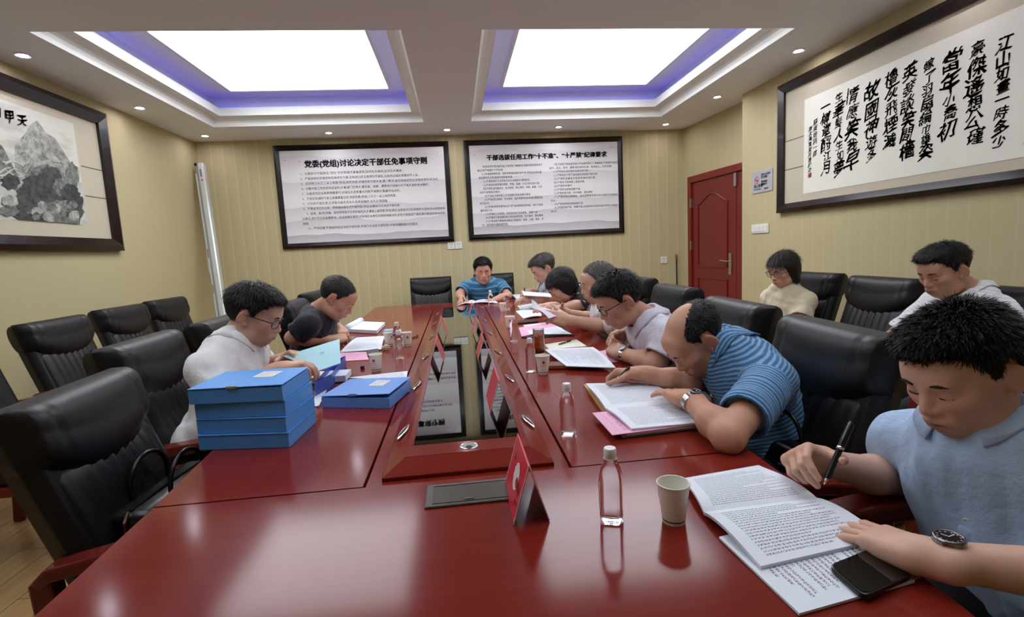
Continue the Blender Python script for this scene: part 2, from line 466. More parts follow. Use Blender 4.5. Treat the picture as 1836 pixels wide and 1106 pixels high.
def frame_bars(root, x0, x1, z0, z1, y0, wdt, dep, m):
    """four mitred frame bars on a wall facing -Y; y0 = wall plane"""
    o = [(x0, z0), (x1, z0), (x1, z1), (x0, z1)]; i = [(x0 + wdt, z0 + wdt), (x1 - wdt, z0 + wdt), (x1 - wdt, z1 - wdt), (x0 + wdt, z1 - wdt)]
    for k in range(4):
        a, b, c_, d = o[k], o[(k + 1) % 4], i[(k + 1) % 4], i[k]
        md = lambda p, q: ((p[0] * .6 + q[0] * .4), (p[1] * .6 + q[1] * .4))
        e, f_ = md(b, c_), md(a, d)
        v = [(a[0], y0, a[1]), (b[0], y0, b[1]), (b[0], y0 - dep * .7, b[1]), (a[0], y0 - dep * .7, a[1]), (e[0], y0 - dep, e[1]), (f_[0], y0 - dep, f_[1]), (c_[0], y0 - dep * .55, c_[1]), (d[0], y0 - dep * .55, d[1]), (c_[0], y0, c_[1]), (d[0], y0, d[1])]
        mb = MB().add(v, [(0, 1, 2, 3), (3, 2, 4, 5), (5, 4, 6, 7), (7, 6, 8, 9), (0, 9, 8, 1), (0, 3, 5, 7, 9), (1, 8, 6, 4, 2)])
        mb.build('frame_bar', m, root)

def uv_rect(name, x0, x1, z0, z1, y, m, parent):
    o = mesh_obj(name, [(x0, y, z0), (x1, y, z0), (x1, y, z1), (x0, y, z1)], [(0, 1, 2, 3)], m, parent, local=True)
    set_uv(o, [(0, 0), (1, 0), (1, 1), (0, 1)]); return o

def board(x0, x1, z0, z1, label, seed, title, tsize, lines, tx, tz):
    root = thing('notice_board', label, 'notice board', ((x0 + x1) / 2, YB, z0))
    cx = (x0 + x1) / 2; hw = (x1 - x0) / 2; h = z1 - z0
    frame_bars(root, -hw, hw, 0, h, -.002, .062, .045, FRAME)
    uv_rect('poster', -hw + .055, hw - .055, .055, h - .055, -.024, hills_mat('hills_%d' % seed, seed), root)
    t = text_mesh(title[0], tsize, INK, 'title', root, (tx - cx, -.026, tz - z0), (1, 0, 0), (0, 0, 1), bold=.0045, res=2, width=title[1]); t['kind'] = 'stuff'
    for i, (x, z, s) in enumerate(((x0 + .12, z1 - .17, .5), (x0 + .2, z1 - .13, .35), (x1 - .14, z1 - .12, .5), (x1 - .2, z1 - .2, .35), (x0 + .28, z1 - .185, .6))):
        MB().add([(x - cx - .016 * s, -.026, z - z0 + .012 * s), (x - cx + .002, -.026, z - z0 - .016 * s), (x - cx + .016 * s, -.026, z - z0 - .004 * s), (x - cx, -.026, z - z0 + .004 * s)], [(0, 1, 2, 3)]).build('bird_mark', INK, root)
    bm = bmesh.new()
    for (body, x, z, s, wd) in lines:
        t = text_mesh(body, s, INK2, 'body_text', None, (x - cx, -.026, z - z0), (1, 0, 0), (0, 0, 1), bold=.0, res=1, width=wd)
        bm.from_mesh(t.data); d_ = t.data; bpy.data.objects.remove(t); bpy.data.meshes.remove(d_)
    me = bpy.data.meshes.new('body_text'); bm.to_mesh(me); bm.free(); me.materials.append(INK2)
    link(bpy.data.objects.new('body_text', me), root)['kind'] = 'stuff'
    return root

BX = (-2.03, -.008); BZ = (1.436, 2.628)
lw = BX[1] - BX[0]
rows = ['1、认真执行干部队伍“四化”方针和德才兼备原则,坚持任人唯贤,反对任人唯亲。', '2、严格按规定的程序和标准选任干部,没有经过民主推荐的不提名,没有经过组织考察的不上会。',
        '3、必须有三分之二以上党委(党组)成员到会,对拟任免干部人选,逐一表决,以应到会成员过半数同意形成决定。', '4、分管干部工作的领导或组织(人事)部门负责人,要全面、准确、清楚地介绍拟讨论干部人选的有关情况。',
        '5、与会成员应当发表明确意见,对拟任人选有重大问题不清楚时,暂缓作出决定。', '6、干部任免通知下发之前需要复议的,须经党委(党组)三分之一以上成员同意。', '7、讨论的干部人选,凡涉及与会人员本人及其亲属的,本人必须回避。',
        '8、不得以书记办公会、领导圈阅等形式代替党委(党组)会集体讨论决定干部任免。', '9、如地、县(市)党委、政府领导班子正职的拟任人选,要由上级党委(党组)提名,全委会无记名投票表决,经批准后全委会审',
        '议审议,进行无记名投票表决。应当按规定期间,对本地区本单位出现的违规决定,任免干部造成严重后果的要追究有关领导', '成员的责任。', '10、严守纪律,不准临时动议决定干部任免,不准个人决定干部任免,不准泄露酝酿讨论情况。']
ends = (.72, .815, .93, .87, .70, .675, .625, .695, .955, .955, .16, .79)
L1 = []
for i, (r, e) in enumerate(zip(rows, ends)):
    xs = BX[0] + lw * (.135 + .0 * i) if i not in (9, 10) else BX[0] + lw * .125
    if i in (8, 11): xs = BX[0] + lw * .15
    z = 2.628 - 1.192 * (.285 + .0485 * i)
    L1.append((r, xs, z, .034, BX[0] + lw * e - xs))
board(BX[0], BX[1], BZ[0], BZ[1], 'left of two black framed notice boards, long single heading over one column of text', 3, ('党委(党组)讨论决定干部任免事项守则', lw * .70), .088, L1, BX[0] + lw * .165, 2.628 - 1.192 * .21)

RX = (.175, 2.145); rw = RX[1] - RX[0]
colA = ['《党政领导干部选拔任用工作条例》明确规定,选拔任用党政领导干', '部,必须严格遵守下列纪律:', '(一)不准超职数配备、超机构规格提拔任用干部,或者违反规定擅', '自设置职务名称,提高干部职级待遇;', '(二)不准采取不正当手段为本人或者他人谋取职位;', '(三)不准违反规定程序推荐、考察、酝酿、讨论决定任免干部;', '(四)不准私自泄露动议、民主推荐、民主测评、考察、酝酿、讨论', '决定干部等有关情况;', '(五)不准在干部考察工作中隐瞒或者歪曲事实真相;', '(六)不准在民主推荐、民主测评、组织考察和选举中搞拉票等非组', '织活动;', '(七)不准利用职务便利私自干预下级或者原任职地区、单位干部选', '拔任用工作;', '(八)不准在工作调动、机构变动时,突击提拔、调整干部;', '(九)不准在干部选拔任用工作中封官许愿、任人唯亲、营私舞弊;', '(十)不准涂改干部档案,或者在干部身份、年龄、工龄、党龄、学', '历、经历等方面弄虚作假。']
eA = (.475, .235, .475, .29, .40, .46, .475, .21, .40, .475, .14, .475, .155, .44, .475, .475, .25)
sA = (.10, .075, .10, .08, .105, .105, .105, .08, .11, .11, .08, .11, .08, .11, .11, .11, .085)
colB = ['《关于加强干部选拔任用工作监督的意见》明确规定,严格做到违规必', '追究、匡正、查究、震慑,维护组织纪律。有效防止、切实治理。', '(一)严禁违反规定程序选拔任用干部;', '(二)严禁突击干预下级选拔任用或者干部任免;', '(三)严禁跑官要官买官卖官搞权钱交易;', '(四)严禁在干部档案上弄虚作假;', '(五)严禁跑风漏气;', '(六)严禁突击提拔调整干部;', '(七)严禁封官许愿、任人唯亲、营私舞弊;', '(八)严禁采取拉票贿选、送钱送物等手段为本人或他人谋取职', '位;', '(九)严禁违反规定破格提拔干部;', '(十)严禁知情不查、隐瞒不报,对违规用人问题不查处不制止不整改', '纠正。']
eB = (.965, .93, .775, .835, .82, .75, .67, .72, .80, .96, .56, .735, .96, .57)
sB = (.55, .525, .55, .55, .55, .55, .55, .55, .55, .55, .525, .55, .55, .525)
L2 = []
for i, (r, e, s) in enumerate(zip(colA, eA, sA)): L2.append((r, RX[0] + rw * s, 2.63 - 1.19 * (.275 + .0368 * i), .030, rw * (e - s)))
for i, (r, e, s) in enumerate(zip(colB, eB, sB)): L2.append((r, RX[0] + rw * s, 2.63 - 1.19 * (.275 + .0368 * i), .030, rw * (e - s)))
board(RX[0], RX[1], 1.440, 2.628, 'right of two black framed notice boards, heading with quotation marks over two columns of text', 8, ('干部选拔任用工作“十不准”、“十严禁”纪律要求', rw * .76), .070, L2, RX[0] + rw * .135, 2.63 - 1.19 * .20)

# ------------------------------------------------------------------ big calligraphy frame on the right wall
def side_frame(name, label, cat, xw, ya, yb, z0, z1, wdt, dep, sgn):
    """frame hung on a side wall; local x runs along +Y*dirn so the text reads properly; returns root with local frame (x along wall, -y into room)"""
    root = thing(name, label, cat, (xw, ya, z0), math.radians(-90 if sgn > 0 else 90))
    return root
# right wall: local +x = world -Y, local -y = world -X (into the room)
CY0, CY1, CZ0, CZ1 = 4.29, .95, 1.50, 2.585
cal = thing('calligraphy_frame', 'very wide dark framed brush calligraphy of a poem on the right wall', 'framed calligraphy', (XR, CY0, CZ0), math.radians(-90))
cw, chh = CY0 - CY1, CZ1 - CZ0
frame_bars(cal, 0, cw, 0, chh, -.002, .075, .055, FRAME2)
silk = mat('mount_silk', (196, 187, 164), rough=.55, noise=.08, nscale=140)
def paper_mat():
    m = mat('rice_paper', (232, 230, 218), rough=.5, noise=.05, nscale=5)
    return m
seam = mat('silk_seam', (90, 84, 76), rough=.8)
uv_rect('silk_mount', .07, cw - .07, .07, chh - .07, -.012, silk, cal)
uv_rect('paper', .315, cw - .3, .135, chh - .20, -.014, paper_mat(), cal)
for z in (.36, .60):
    MB().box((.075, -.0135, z), (.315, -.0125, z + .006)).build('mount_seam', seam, cal)
glass = mat('picture_glass', (255, 255, 255), rough=.02, trans=1., ior=1.12, alpha=.12)
BRUSH = mat('brush_ink', (26, 25, 24), rough=.6)
poem = ['江山如畫一時多少', '豪傑遙想公瑾', '當年小喬初', '嫁了羽扇綸巾雄姿', '英發談笑間檣', '櫓灰飛煙滅', '故國神遊多', '情應笑我早', '生華髮人生如夢', '一樽還酹江月']
def brush_warp(seed, size):
    r = random.Random(seed); a, b, c_, d = [r.uniform(0, 6.3) for _ in range(4)]; sh = r.uniform(.18, .42)
    def fn(x, y):
        q = size
        x2 = x + sh * (y - .3 * q) * .5 + q * .055 * math.sin(y / q * 6 + a) + q * .025 * math.sin(y / q * 21 + x / q * 17 + c_)
        y2 = y + .14 * (x - .5 * q) + q * .055 * math.sin(x / q * 6.5 + b) + q * .022 * math.sin(x / q * 23 + d)
        return x2, y2
    return fn
# columns, from the photograph: (column centre as distance along the wall from the frame's far end, top, bottom)
colsp = [(1.69 + .22, .90, .03), (1.69 - .10, .86, .10), (1.31, .80, .06), (1.10, .76, .07), (.92, .76, .08), (.79, .73, .17), (.675, .70, .06), (.565, .69, .07), (.475, .685, .03), (.395, .66, .04)]
def cal_at(px, py):
    p = onx(px, py, XR); return CY0 - p[1], p[2] - CZ0
colpx = [((1808, 62), (1797, 265)), ((1757, 75), (1752, 260)), ((1712, 90), (1704, 250)), ((1672, 105), (1663, 285)), ((1636, 115), (1630, 285)), ((1605, 125), (1600, 265)), ((1568, 145), (1565, 290)), ((1534, 155), (1532, 305)), ((1508, 165), (1509, 315)), ((1485, 178), (1486, 312))]
for ci, (body, (pa, pb)) in enumerate(zip(poem, colpx)):
    xa, za = cal_at(*pa); xb, zb = cal_at(*pb); n = len(body)
    rr = random.Random(ci)
    wts = [rr.uniform(.75, 1.25) for _ in body]; tot = sum(wts); z = za
    for k, ch in enumerate(body):
        hgt = (za - zb) * wts[k] / tot; size = hgt * rr.uniform(.98, 1.12)
        z -= hgt; xc = xa + (xb - xa) * (k + .5) / n + rr.uniform(-.008, .008)
        text_mesh(ch, size, BRUSH, 'brush_character', cal, (xc - size * .55, -.0155, z + hgt * .12), (1, 0, 0), (0, 0, 1), bold=size * rr.uniform(.012, .032), res=2, warp=brush_warp(ci * 20 + k, size))
xr0, zr0 = cal_at(1808, 62)
for ci, body in enumerate(('捲起千堆雪', '亂石穿空驚濤拍岸', '三國周郎赤壁', '故壘西邊人道是', '大江東去浪淘盡')):      # the poem goes on beyond the photo's edge
    rr = random.Random(50 + ci); xc = xr0 + .19 + ci * .19; za = .86; zb = .17 + rr.uniform(0, .06); n = len(body)
    for k, ch in enumerate(body):
        hgt = (za - zb) / n; size = min(hgt * 1.05, .16)
        text_mesh(ch, size, BRUSH, 'brush_character', cal, (xc - size * .55, -.0155, za - (k + 1) * hgt + hgt * .12), (1, 0, 0), (0, 0, 1), bold=size * rr.uniform(.012, .032), res=2, warp=brush_warp(700 + ci * 20 + k, size))
for body, pa, pb in (('蘇東坡詞一首', (1465, 212), (1462, 280)), ('歲次庚寅夏月書於京華', (1456, 225), (1455, 318))):
    xa, za = cal_at(*pa); xb, zb = cal_at(*pb); n = len(body)
    for k, ch in enumerate(body):
        s = (za - zb) / n
        text_mesh(ch, s * 1.05, BRUSH, 'brush_character', cal, (xa - s * .5, -.0155, za - (k + 1) * s), (1, 0, 0), (0, 0, 1), bold=.0003, res=1, warp=brush_warp(900 + k, s))
xs_, zs_ = cal_at(1456, 314)
MB().box((xs_ - .012, -.0165, zs_ - .016), (xs_ + .012, -.0145, zs_ + .016)).build('red_seal', mat('seal_red', (170, 40, 36), rough=.6), cal)

# ------------------------------------------------------------------ ink landscape on the left wall (local +x = world +Y ... seen from the room it runs to the right)
LY0, LY1, LZ0, LZ1 = 2.2, 4.75, 1.455, 2.600
lan = thing('landscape_painting', 'dark framed ink landscape of misty mountains and trees on the left wall', 'framed painting', (XL, LY0, LZ0), math.radians(90))
# local +x = world +Y, local -y = world +X (into the room)
lw2, lh2 = LY1 - LY0, LZ1 - LZ0
frame_bars(lan, 0, lw2, 0, lh2, -.002, .10, .06, FRAME2)
uv_rect('silk_mount', .09, lw2 - .09, .09, lh2 - .09, -.012, silk, lan)
for z in (.43, .66): MB().box((lw2 - .34, -.0135, z), (lw2 - .095, -.0125, z + .007)).build('mount_seam', seam, lan)
def ink_paint():
    m = mat('ink_wash_paper', (206, 204, 190), rough=.45)
    b = m.node_tree.nodes['Principled BSDF']
    uv = N(m, 'ShaderNodeUVMap'); n = N(m, 'ShaderNodeTexNoise'); n.inputs['Scale'].default_value = 5; n.inputs['Detail'].default_value = 5
    L(m, uv.outputs[0], n.inputs['Vector'])
    rp = N(m, 'ShaderNodeMapRange'); rp.inputs['From Min'].default_value = .5; rp.inputs['From Max'].default_value = .8
    L(m, n.outputs['Fac'], rp.inputs['Value'])
    L(m, mixrgb(m, rp.outputs[0], lin((214, 212, 200)), lin((150, 152, 146))), b.inputs['Base Color'])
    return m
uv_rect('paper', .22, lw2 - .36, .20, lh2 - .165, -.014, ink_paint(), lan)
def ink_mat(name, dark, light, sc):
    m = mat(name, dark, rough=.6); b = m.node_tree.nodes['Principled BSDF']
    tc = N(m, 'ShaderNodeTexCoord'); n = N(m, 'ShaderNodeTexNoise'); n.inputs['Scale'].default_value = sc; n.inputs['Detail'].default_value = 6; n.inputs['Roughness'].default_value = .7
    L(m, tc.outputs['Object'], n.inputs['Vector'])
    rp = N(m, 'ShaderNodeMapRange'); rp.inputs['From Min'].default_value = .35; rp.inputs['From Max'].default_value = .65
    L(m, n.outputs['Fac'], rp.inputs['Value']); L(m, mixrgb(m, rp.outputs[0], lin(dark), lin(light)), b.inputs['Base Color']); return m
I_FAR = ink_mat('ink_far', (176, 178, 172), (205, 204, 194), 14); I_MID = ink_mat('ink_mid', (112, 116, 112), (190, 190, 180), 20); I_DARK = ink_mat('ink_dark', (30, 34, 34), (84, 88, 84), 26); I_GREY = ink_mat('ink_grey', (58, 62, 60), (140, 142, 134), 30)
def lan_at(px, py):
    p = onx(px, py, XL); return p[1] - LY0, p[2] - LZ0
_layer = [0]
px_r, px_l = lw2 - .36, .22
def ink_shape(name, pts, m, world_px=True):
    _layer[0] += 1; y = -.0145 - .00012 * _layer[0]
    q = [lan_at(*p) for p in pts] if world_px else pts
    q = [(min(max(x, px_l), px_r), min(max(z, .205), lh2 - .17)) for x, z in q]
    MB().add([(x, y, z) for x, z in q], [tuple(range(len(q)))]).build(name, m, lan)
def ridge(px, base, amp, n=26, seed=0, x0=.22, x1=None):
    r = random.Random(seed); x1 = x1 or px_r; top = []; ph = [r.uniform(0, 6) for _ in range(4)]
    for i in range(n + 1):
        t = i / n; z = base + amp * (.5 * math.sin(t * 5 + ph[0]) + .3 * math.sin(t * 11 + ph[1]) + .2 * math.sin(t * 23 + ph[2]))
        top.append((x0 + (x1 - x0) * t, z))
    return top
ink_shape('mountain', ridge(0, .62, .10, seed=2) + [(px_r, .205), (.22, .205)], I_FAR, False)
def peak(pts, m): ink_shape('mountain', pts, m)
peak([(22, 262), (40, 240), (52, 222), (62, 216), (70, 226), (78, 238), (95, 248), (108, 268), (122, 290), (125, 320), (60, 330), (22, 320)], I_MID)
peak([(-40, 235), (-20, 246), (0, 262), (12, 285), (24, 308), (40, 322), (-40, 330)], I_GREY)
peak([(20, 330), (36, 302), (50, 292), (64, 284), (80, 292), (100, 300), (122, 318), (126, 340), (20, 342)], I_MID)
rl = random.Random(21)
def ink_line(pts, w0, m):
    _layer[0] += 1; y = -.0145 - .00012 * _layer[0]; q = [lan_at(*p) for p in pts]
    q = [(min(max(x, px_l), px_r), min(max(z, .205), lh2 - .17)) for x, z in q]; v = []
    for i, (x, z) in enumerate(q):
        t = i / (len(q) - 1); wv = w0 * (.3 + .7 * math.sin(math.pi * min(.98, t + .05)))
        v += [(x, y, z - wv), (x, y, z + wv)]
    MB().add(v, [(2 * i, 2 * i + 2, 2 * i + 3, 2 * i + 1) for i in range(len(q) - 1)]).build('ink_line', m, lan)
for i in range(22):
    cx = rl.uniform(28, 112); cy = 236 + abs(cx - 62) * .7 + rl.uniform(0, 62); ln = rl.uniform(12, 30); sl_ = rl.uniform(.35, 1.2) * (1 if cx > 62 else -1)
    ink_line([(cx + ln * t * .6, cy + ln * t * sl_ + 3 * math.sin(5 * t + i)) for t in np.linspace(0, 1, 8)], rl.uniform(.002, .005), I_GREY if i % 3 else I_FAR)
for i in range(8):
    cy = rl.uniform(285, 330); x0 = rl.uniform(-30, 10)
    ink_line([(x0 + 34 * t, cy + 6 * math.sin(4 * t + i)) for t in np.linspace(0, 1, 8)], rl.uniform(.003, .008), I_FAR)
def blob(cx, cy, rx, ry, m, seed, n=40, jag=.18):
    r = random.Random(seed); pts = []
    for i in range(n):
        a = 2 * math.pi * i / n; k = 1 + jag * (r.random() - .5) + .08 * math.sin(7 * a + seed)
        pts.append((cx + rx * k * math.cos(a), cy + ry * k * math.sin(a)))
    ink_shape('tree_foliage', pts, m)
for i, (cx, cy, rx, ry, m) in enumerate(((75, 312, 30, 16, I_GREY), (14, 326, 16, 14, I_DARK), (60, 328, 26, 14, I_DARK), (85, 322, 22, 22, I_DARK), (50, 345, 24, 16, I_DARK), (80, 350, 34, 22, I_DARK), (110, 335, 20, 18, I_GREY), (125, 318, 12, 26, I_GREY), (120, 350, 18, 20, I_DARK), (40, 372, 26, 26, I_DARK), (95, 385, 48, 26, I_GREY), (128, 372, 16, 30, I_DARK), (60, 395, 20, 14, I_DARK), (12, 362, 14, 12, I_MID), (10, 378, 18, 10, I_GREY))):
    blob(cx, cy, rx, ry, m, i)
r_ = random.Random(4)
for i in range(16): blob(r_.uniform(55, 135), r_.uniform(365, 402), r_.uniform(6, 10), r_.uniform(6, 9), I_MID if i % 2 else I_GREY, 50 + i, n=20)
ink_shape('path', [(-30, 408), (0, 398), (28, 402), (36, 410), (10, 416), (-30, 418)], mat('ink_pale', (196, 196, 186), rough=.6))
for ch, px, py, s in (('甲', 12, 212, .085), ('天', 35, 220, .085), ('山', -12, 203, .085)):
    x, z = lan_at(px, py); text_mesh(ch, s, BRUSH, 'brush_character', lan, (x - s * .5, -.0185, z - .02), (1, 0, 0), (0, 0, 1), bold=.002, res=2, warp=brush_warp(77, s))

# ------------------------------------------------------------------ door, sign, switches, rod, screen casing
DRED = mat('door_red_wood', (112, 26, 27), rough=.3, coat=.25, noise=.12, nscale=18)
DRED2 = mat('door_frame_red', (118, 28, 30), rough=.3, coat=.25)
STEEL = mat('brushed_steel', (190, 188, 184), rough=.28, metal=1.)
t0 = .16; t1 = 1.42; dang = math.atan2(DW1[1] - DW0[1], DW1[0] - DW0[0])
dp = dw(t0)
door = struct(thing('door_1', None, None, (dp[0], dp[1], 0), dang)); del door['kind']; door['kind'] = 'structure'
# local: +x along the wall towards the camera, room side = local -y or +y
rs = -1 if (Matrix.Rotation(dang, 2) @ Vector((0, -1))).x < 0 else 1
def D(mb_lo, mb_hi): 
    lo = [mb_lo[0], min(mb_lo[1] * rs, mb_hi[1] * rs), mb_lo[2]]; hi = [mb_hi[0], max(mb_lo[1] * rs, mb_hi[1] * rs), mb_hi[2]]; return lo, hi
dl = t1 - t0 - .02
for lo, hi in (((0, .0, 0), (.075, .045, 2.08)), ((dl - .02, .0, 0), (dl + .01, .045, 2.08)), ((.075, .0, 2.0), (dl - .02, .045, 2.08))):
    MB().box(*D(lo, hi)).build('door_frame', DRED2, door, bevel=.006)
leafw = .875
MB().box(*D((.08, .0, .01), (.08 + leafw, .022, 1.995))).build('door_leaf', DRED, door, bevel=.003)
MB().box(*D((.08 + leafw + .006, .0, .01), (dl - .022, .022, 1.995))).build('side_leaf', DRED, door, bevel=.003)
def panel_ring(x0, x1, z0, z1, arch, name):
    pts = [(x0, z0), (x1, z0), (x1, z1)]
    if arch:
        for i in range(1, 12):
            t = i / 12; x = x1 + (x0 - x1) * t; pts.append((x, z1 + arch * (.5 - .5 * math.cos(2 * math.pi * t)) ** .8))
    pts.append((x0, z1))
    p3 = [(x, .026 * rs, z) for x, z in pts]; p3.append(p3[0])
    MB().tube(p3, .010, n=6).build(name, DRED, door)
panel_ring(.21, .80, .98, 1.72, .11, 'panel_moulding')
panel_ring(.21, .80, .18, .84, 0, 'panel_moulding')
for z in (.45, 1.18, 1.70): MB().box(*D((.066, .02, z), (.088, .05, z + .11))).build('hinge', STEEL, door)
hx = .80
MB().box(*D((hx + .035, .022, .90), (hx + .085, .034, 1.14))).build('handle_plate', STEEL, door, bevel=.004)
MB().tube([(hx + .06, .03 * rs, 1.05), (hx + .06, .07 * rs, 1.05), (hx + .02, .075 * rs, 1.052), (hx - .05, .075 * rs, 1.06), (hx - .08, .07 * rs, 1.05)], .009).build('lever', STEEL, door)
MB().box(*D((.08 + leafw - .01, .022, 1.85), (.08 + leafw + .03, .05, 1.99))).build('bolt_plate', STEEL, door, bevel=.004)

# no smoking sign: local +x = world -Y
pa = onx(1350, 312, XR); pb = onx(1386, 341, XR)
sg = thing('no_smoking_sign', 'small silver no smoking sign on the wall beside the red door', 'sign', (XR, pa[1], pb[2]), math.radians(-90))
sw_, sh_ = pa[1] - pb[1], pa[2] - pb[2] + .01
MB().box((0, -.008, 0), (sw_, -.001, sh_)).build('plate', mat('sign_silver', (186, 188, 196), rough=.35, metal=.3), sg, bevel=.002)
RED = mat('sign_red', (196, 44, 40), rough=.5)
v = []; cx_, cz_, ro, ri = sw_ * .24, sh_ * .60, .034, .027
MB().add([(cx_ + r * math.cos(2 * math.pi * i / 28), -.0088, cz_ + r * math.sin(2 * math.pi * i / 28)) for r in (ro, ri) for i in range(28)], [(i, (i + 1) % 28, 28 + (i + 1) % 28, 28 + i) for i in range(28)]).build('prohibition_ring', RED, sg)
MB().add([(cx_ - .026, -.009, cz_ + .02), (cx_ - .02, -.009, cz_ + .026), (cx_ + .026, -.009, cz_ - .02), (cx_ + .02, -.009, cz_ - .026)], [(0, 3, 2, 1)]).build('prohibition_bar', RED, sg)
MB().box((cx_ - .02, -.0087, cz_ - .006), (cx_ + .018, -.0082, cz_ + .003)).build('cigarette_mark', INK, sg)
for body, x, z, s in (('禁止吸烟', .10, .26, .036), ('NO SMOKING', .10, .14, .018), ('室内公共场所\n禁止吸烟', .46, .76, .024), ('请勿吸烟\n谢谢配合', .46, .44, .024), ('谢谢合作', .62, .12, .016)):
    text_mesh(body, s, INK, 'lettering', sg, (sw_ * x, -.009, sh_ * z), (1, 0, 0), (0, 0, 1), bold=.0006)
WHITEP = mat('white_plastic', (226, 226, 220), rough=.35)
GREYP = mat('grey_slot', (120, 120, 118), rough=.5)
# switch plate on the right wall
pa = onx(1349, 402, XR); pb = onx(1379, 417, XR)
sp_ = thing('switch_plate', 'long white light switch plate under the no smoking sign', 'light switch', (XR, pa[1], pb[2]), math.radians(-90))
sw2 = pa[1] - pb[1]; sh2 = .086
MB().box((0, -.011, 0), (sw2, -.001, sh2)).build('plate', WHITEP, sp_, bevel=.003)
for i in range(4): MB().box((.012 + i * (sw2 - .02) / 4, -.015, .014), (.012 + (i + 1) * (sw2 - .02) / 4 - .005, -.010, sh2 - .014)).build('rocker', WHITEP, sp_, bevel=.002)
def socket(px, py, n, lab):
    p = ony(px, py, YB); s_ = thing('wall_socket', lab, 'socket', (p[0] - .045 * n, YB, p[2] - .043))
    for i in range(n):
        MB().box((i * .09, -.011, 0), (i * .09 + .086, -.001, .086)).build('plate', WHITEP, s_, bevel=.003)
        for dx, dz, w_, h_ in ((.028, .05, .006, .016), (.052, .05, .006, .016), (.036, .02, .014, .006)):
            MB().box((i * .09 + dx, -.0125, dz), (i * .09 + dx + w_, -.0105, dz + h_)).build('slot', GREYP, s_)
socket(816, 440, 2, 'double white wall socket below the gap between the notice boards')
socket(1190, 466, 1, 'single white wall socket near the right back corner')
BRASS = mat('rod_brass', (140, 112, 62), rough=.3, metal=1.)
rod = thing('door_rod', 'thin dark metal rod with brass tip leaning in the back corner by the door', 'rod', (2.80, YB - .12, 0))
MB().tube([(0, .0, 0), (.035, .098, 1.07)], .009).build('shaft', mat('rod_dark', (70, 66, 60), rough=.35, metal=.8), rod)
MB().tube([(.035, .098, 1.07), (.037, .103, 1.13)], [.013, .011]).build('tip', BRASS, rod)
# projector screen casing leaning in the left back corner
cas = thing('projection_screen_casing', 'tall silver grey screen casing leaning in the left back corner', 'screen casing', (-2.70, 5.60, 0))
top = Vector(tuple(ony(354, 294, 6.20))); bot = Vector((-2.47, 5.62, .02))
top.x = max(top.x, -2.80)
ax = (top - bot); Lc = ax.length; zc = ax.normalized(); xc = Vector((1, 0, 0)); xc = (xc - zc * xc.dot(zc)).normalized(); yc = zc.cross(xc)
base = cas.location
CASM = mat('casing_silver', (206, 210, 208), rough=.32, metal=.35); CASG = mat('casing_grey', (140, 146, 146), rough=.4, metal=.3); BLK = mat('black_plastic', (18, 18, 20), rough=.4)
def cp(a, b, h): return tuple(bot - Vector(base) + xc * a + yc * b + zc * h)
def cbox(x0, x1, y0, y1, h0, h1): 
    return MB().add([cp(x, y, h) for h in (h0, h1) for y in (y0, y1) for x in (x0, x1)], [(0, 2, 3, 1), (4, 5, 7, 6), (0, 1, 5, 4), (2, 6, 7, 3), (0, 4, 6, 2), (1, 3, 7, 5)])
cbox(-.028, .045, -.04, .04, 0, Lc).build('casing', CASM, cas, bevel=.018)
cbox(-.045, -.028, -.035, .03, .02, Lc - .03).build('side_channel', CASG, cas, bevel=.003)
cbox(-.052, -.040, -.04, -.025, .02, Lc * .40).build('slat_bar', CASM, cas); cbox(-.052, -.040, -.04, -.025, Lc * .44, Lc * .56).build('slat_bar', CASM, cas); cbox(-.052, -.040, -.04, -.025, Lc * .60, Lc * .95).build('slat_bar', CASM, cas)
cbox(-.05, -.028, -.04, .03, Lc - .03, Lc + .0).build('end_cap', BLK, cas)
cbox(.0, .014, -.0425, -.0395, Lc - .17, Lc - .08).build('logo_strip', mat('logo_dark', (110, 90, 96), rough=.5), cas)
cbox(.002, .016, -.0425, -.0395, Lc - .22, Lc - .2).build('logo_dot', RED, cas)
cord = MB().tube([(-2.86, 6.28, 2.05), (-2.865, 6.25, 1.6), (-2.85, 6.2, 1.3), (-2.78, 6.1, 1.12), (-2.68, 6.0, .95), (-2.60, 5.9, .72), (-2.6, 5.9, .3), (-2.62, 5.95, .01)], .005, n=6)
tag(cord.build('white_cord', mat('cord_white', (214, 206, 186), rough=.5)), 'thin white cord hanging down the left back corner', 'cord')
# ------------------------------------------------------------------ conference table
TZ = .76
def wood(name, dark, light, axis=1, rough=.135, coat=0.):
    m = mat(name, dark, rough=rough, coat=coat, spec=.30)
    b = m.node_tree.nodes['Principled BSDF']; b.inputs['Coat Roughness'].default_value = .09
    tc = N(m, 'ShaderNodeTexCoord'); mp = N(m, 'ShaderNodeMapping')
    mp.inputs['Scale'].default_value = (40, 2.2, 40) if axis == 1 else (2.2, 40, 40)
    L(m, tc.outputs['Object'], mp.inputs[0])
    n = N(m, 'ShaderNodeTexNoise'); n.inputs['Scale'].default_value = 1; n.inputs['Detail'].default_value = 6; n.inputs['Distortion'].default_value = .6
    L(m, mp.outputs[0], n.inputs['Vector'])
    L(m, mixrgb(m, n.outputs['Fac'], lin(dark), lin(light)), b.inputs['Base Color'])
    return m
WY = wood('table_wood_long', (112, 31, 23), (130, 42, 31), 1)
WX = wood('table_wood_cross', (112, 31, 23), (130, 42, 31), 0)
WD = wood('table_wood_dark', (74, 18, 16), (98, 28, 22), 1)
_wp = [(.20, .640), (.6, .69), (1.17, .715), (1.4, .735), (2.3, .80), (3.3, .838), (4.2, .855), (5.47, .885)]
def tw_(y):
    return float(np.interp(y, [p[0] for p in _wp], [p[1] for p in _wp]))
tab = thing('conference_table', 'long dark red glossy wooden conference table with black glass centre', 'table', (0, 0, 0))
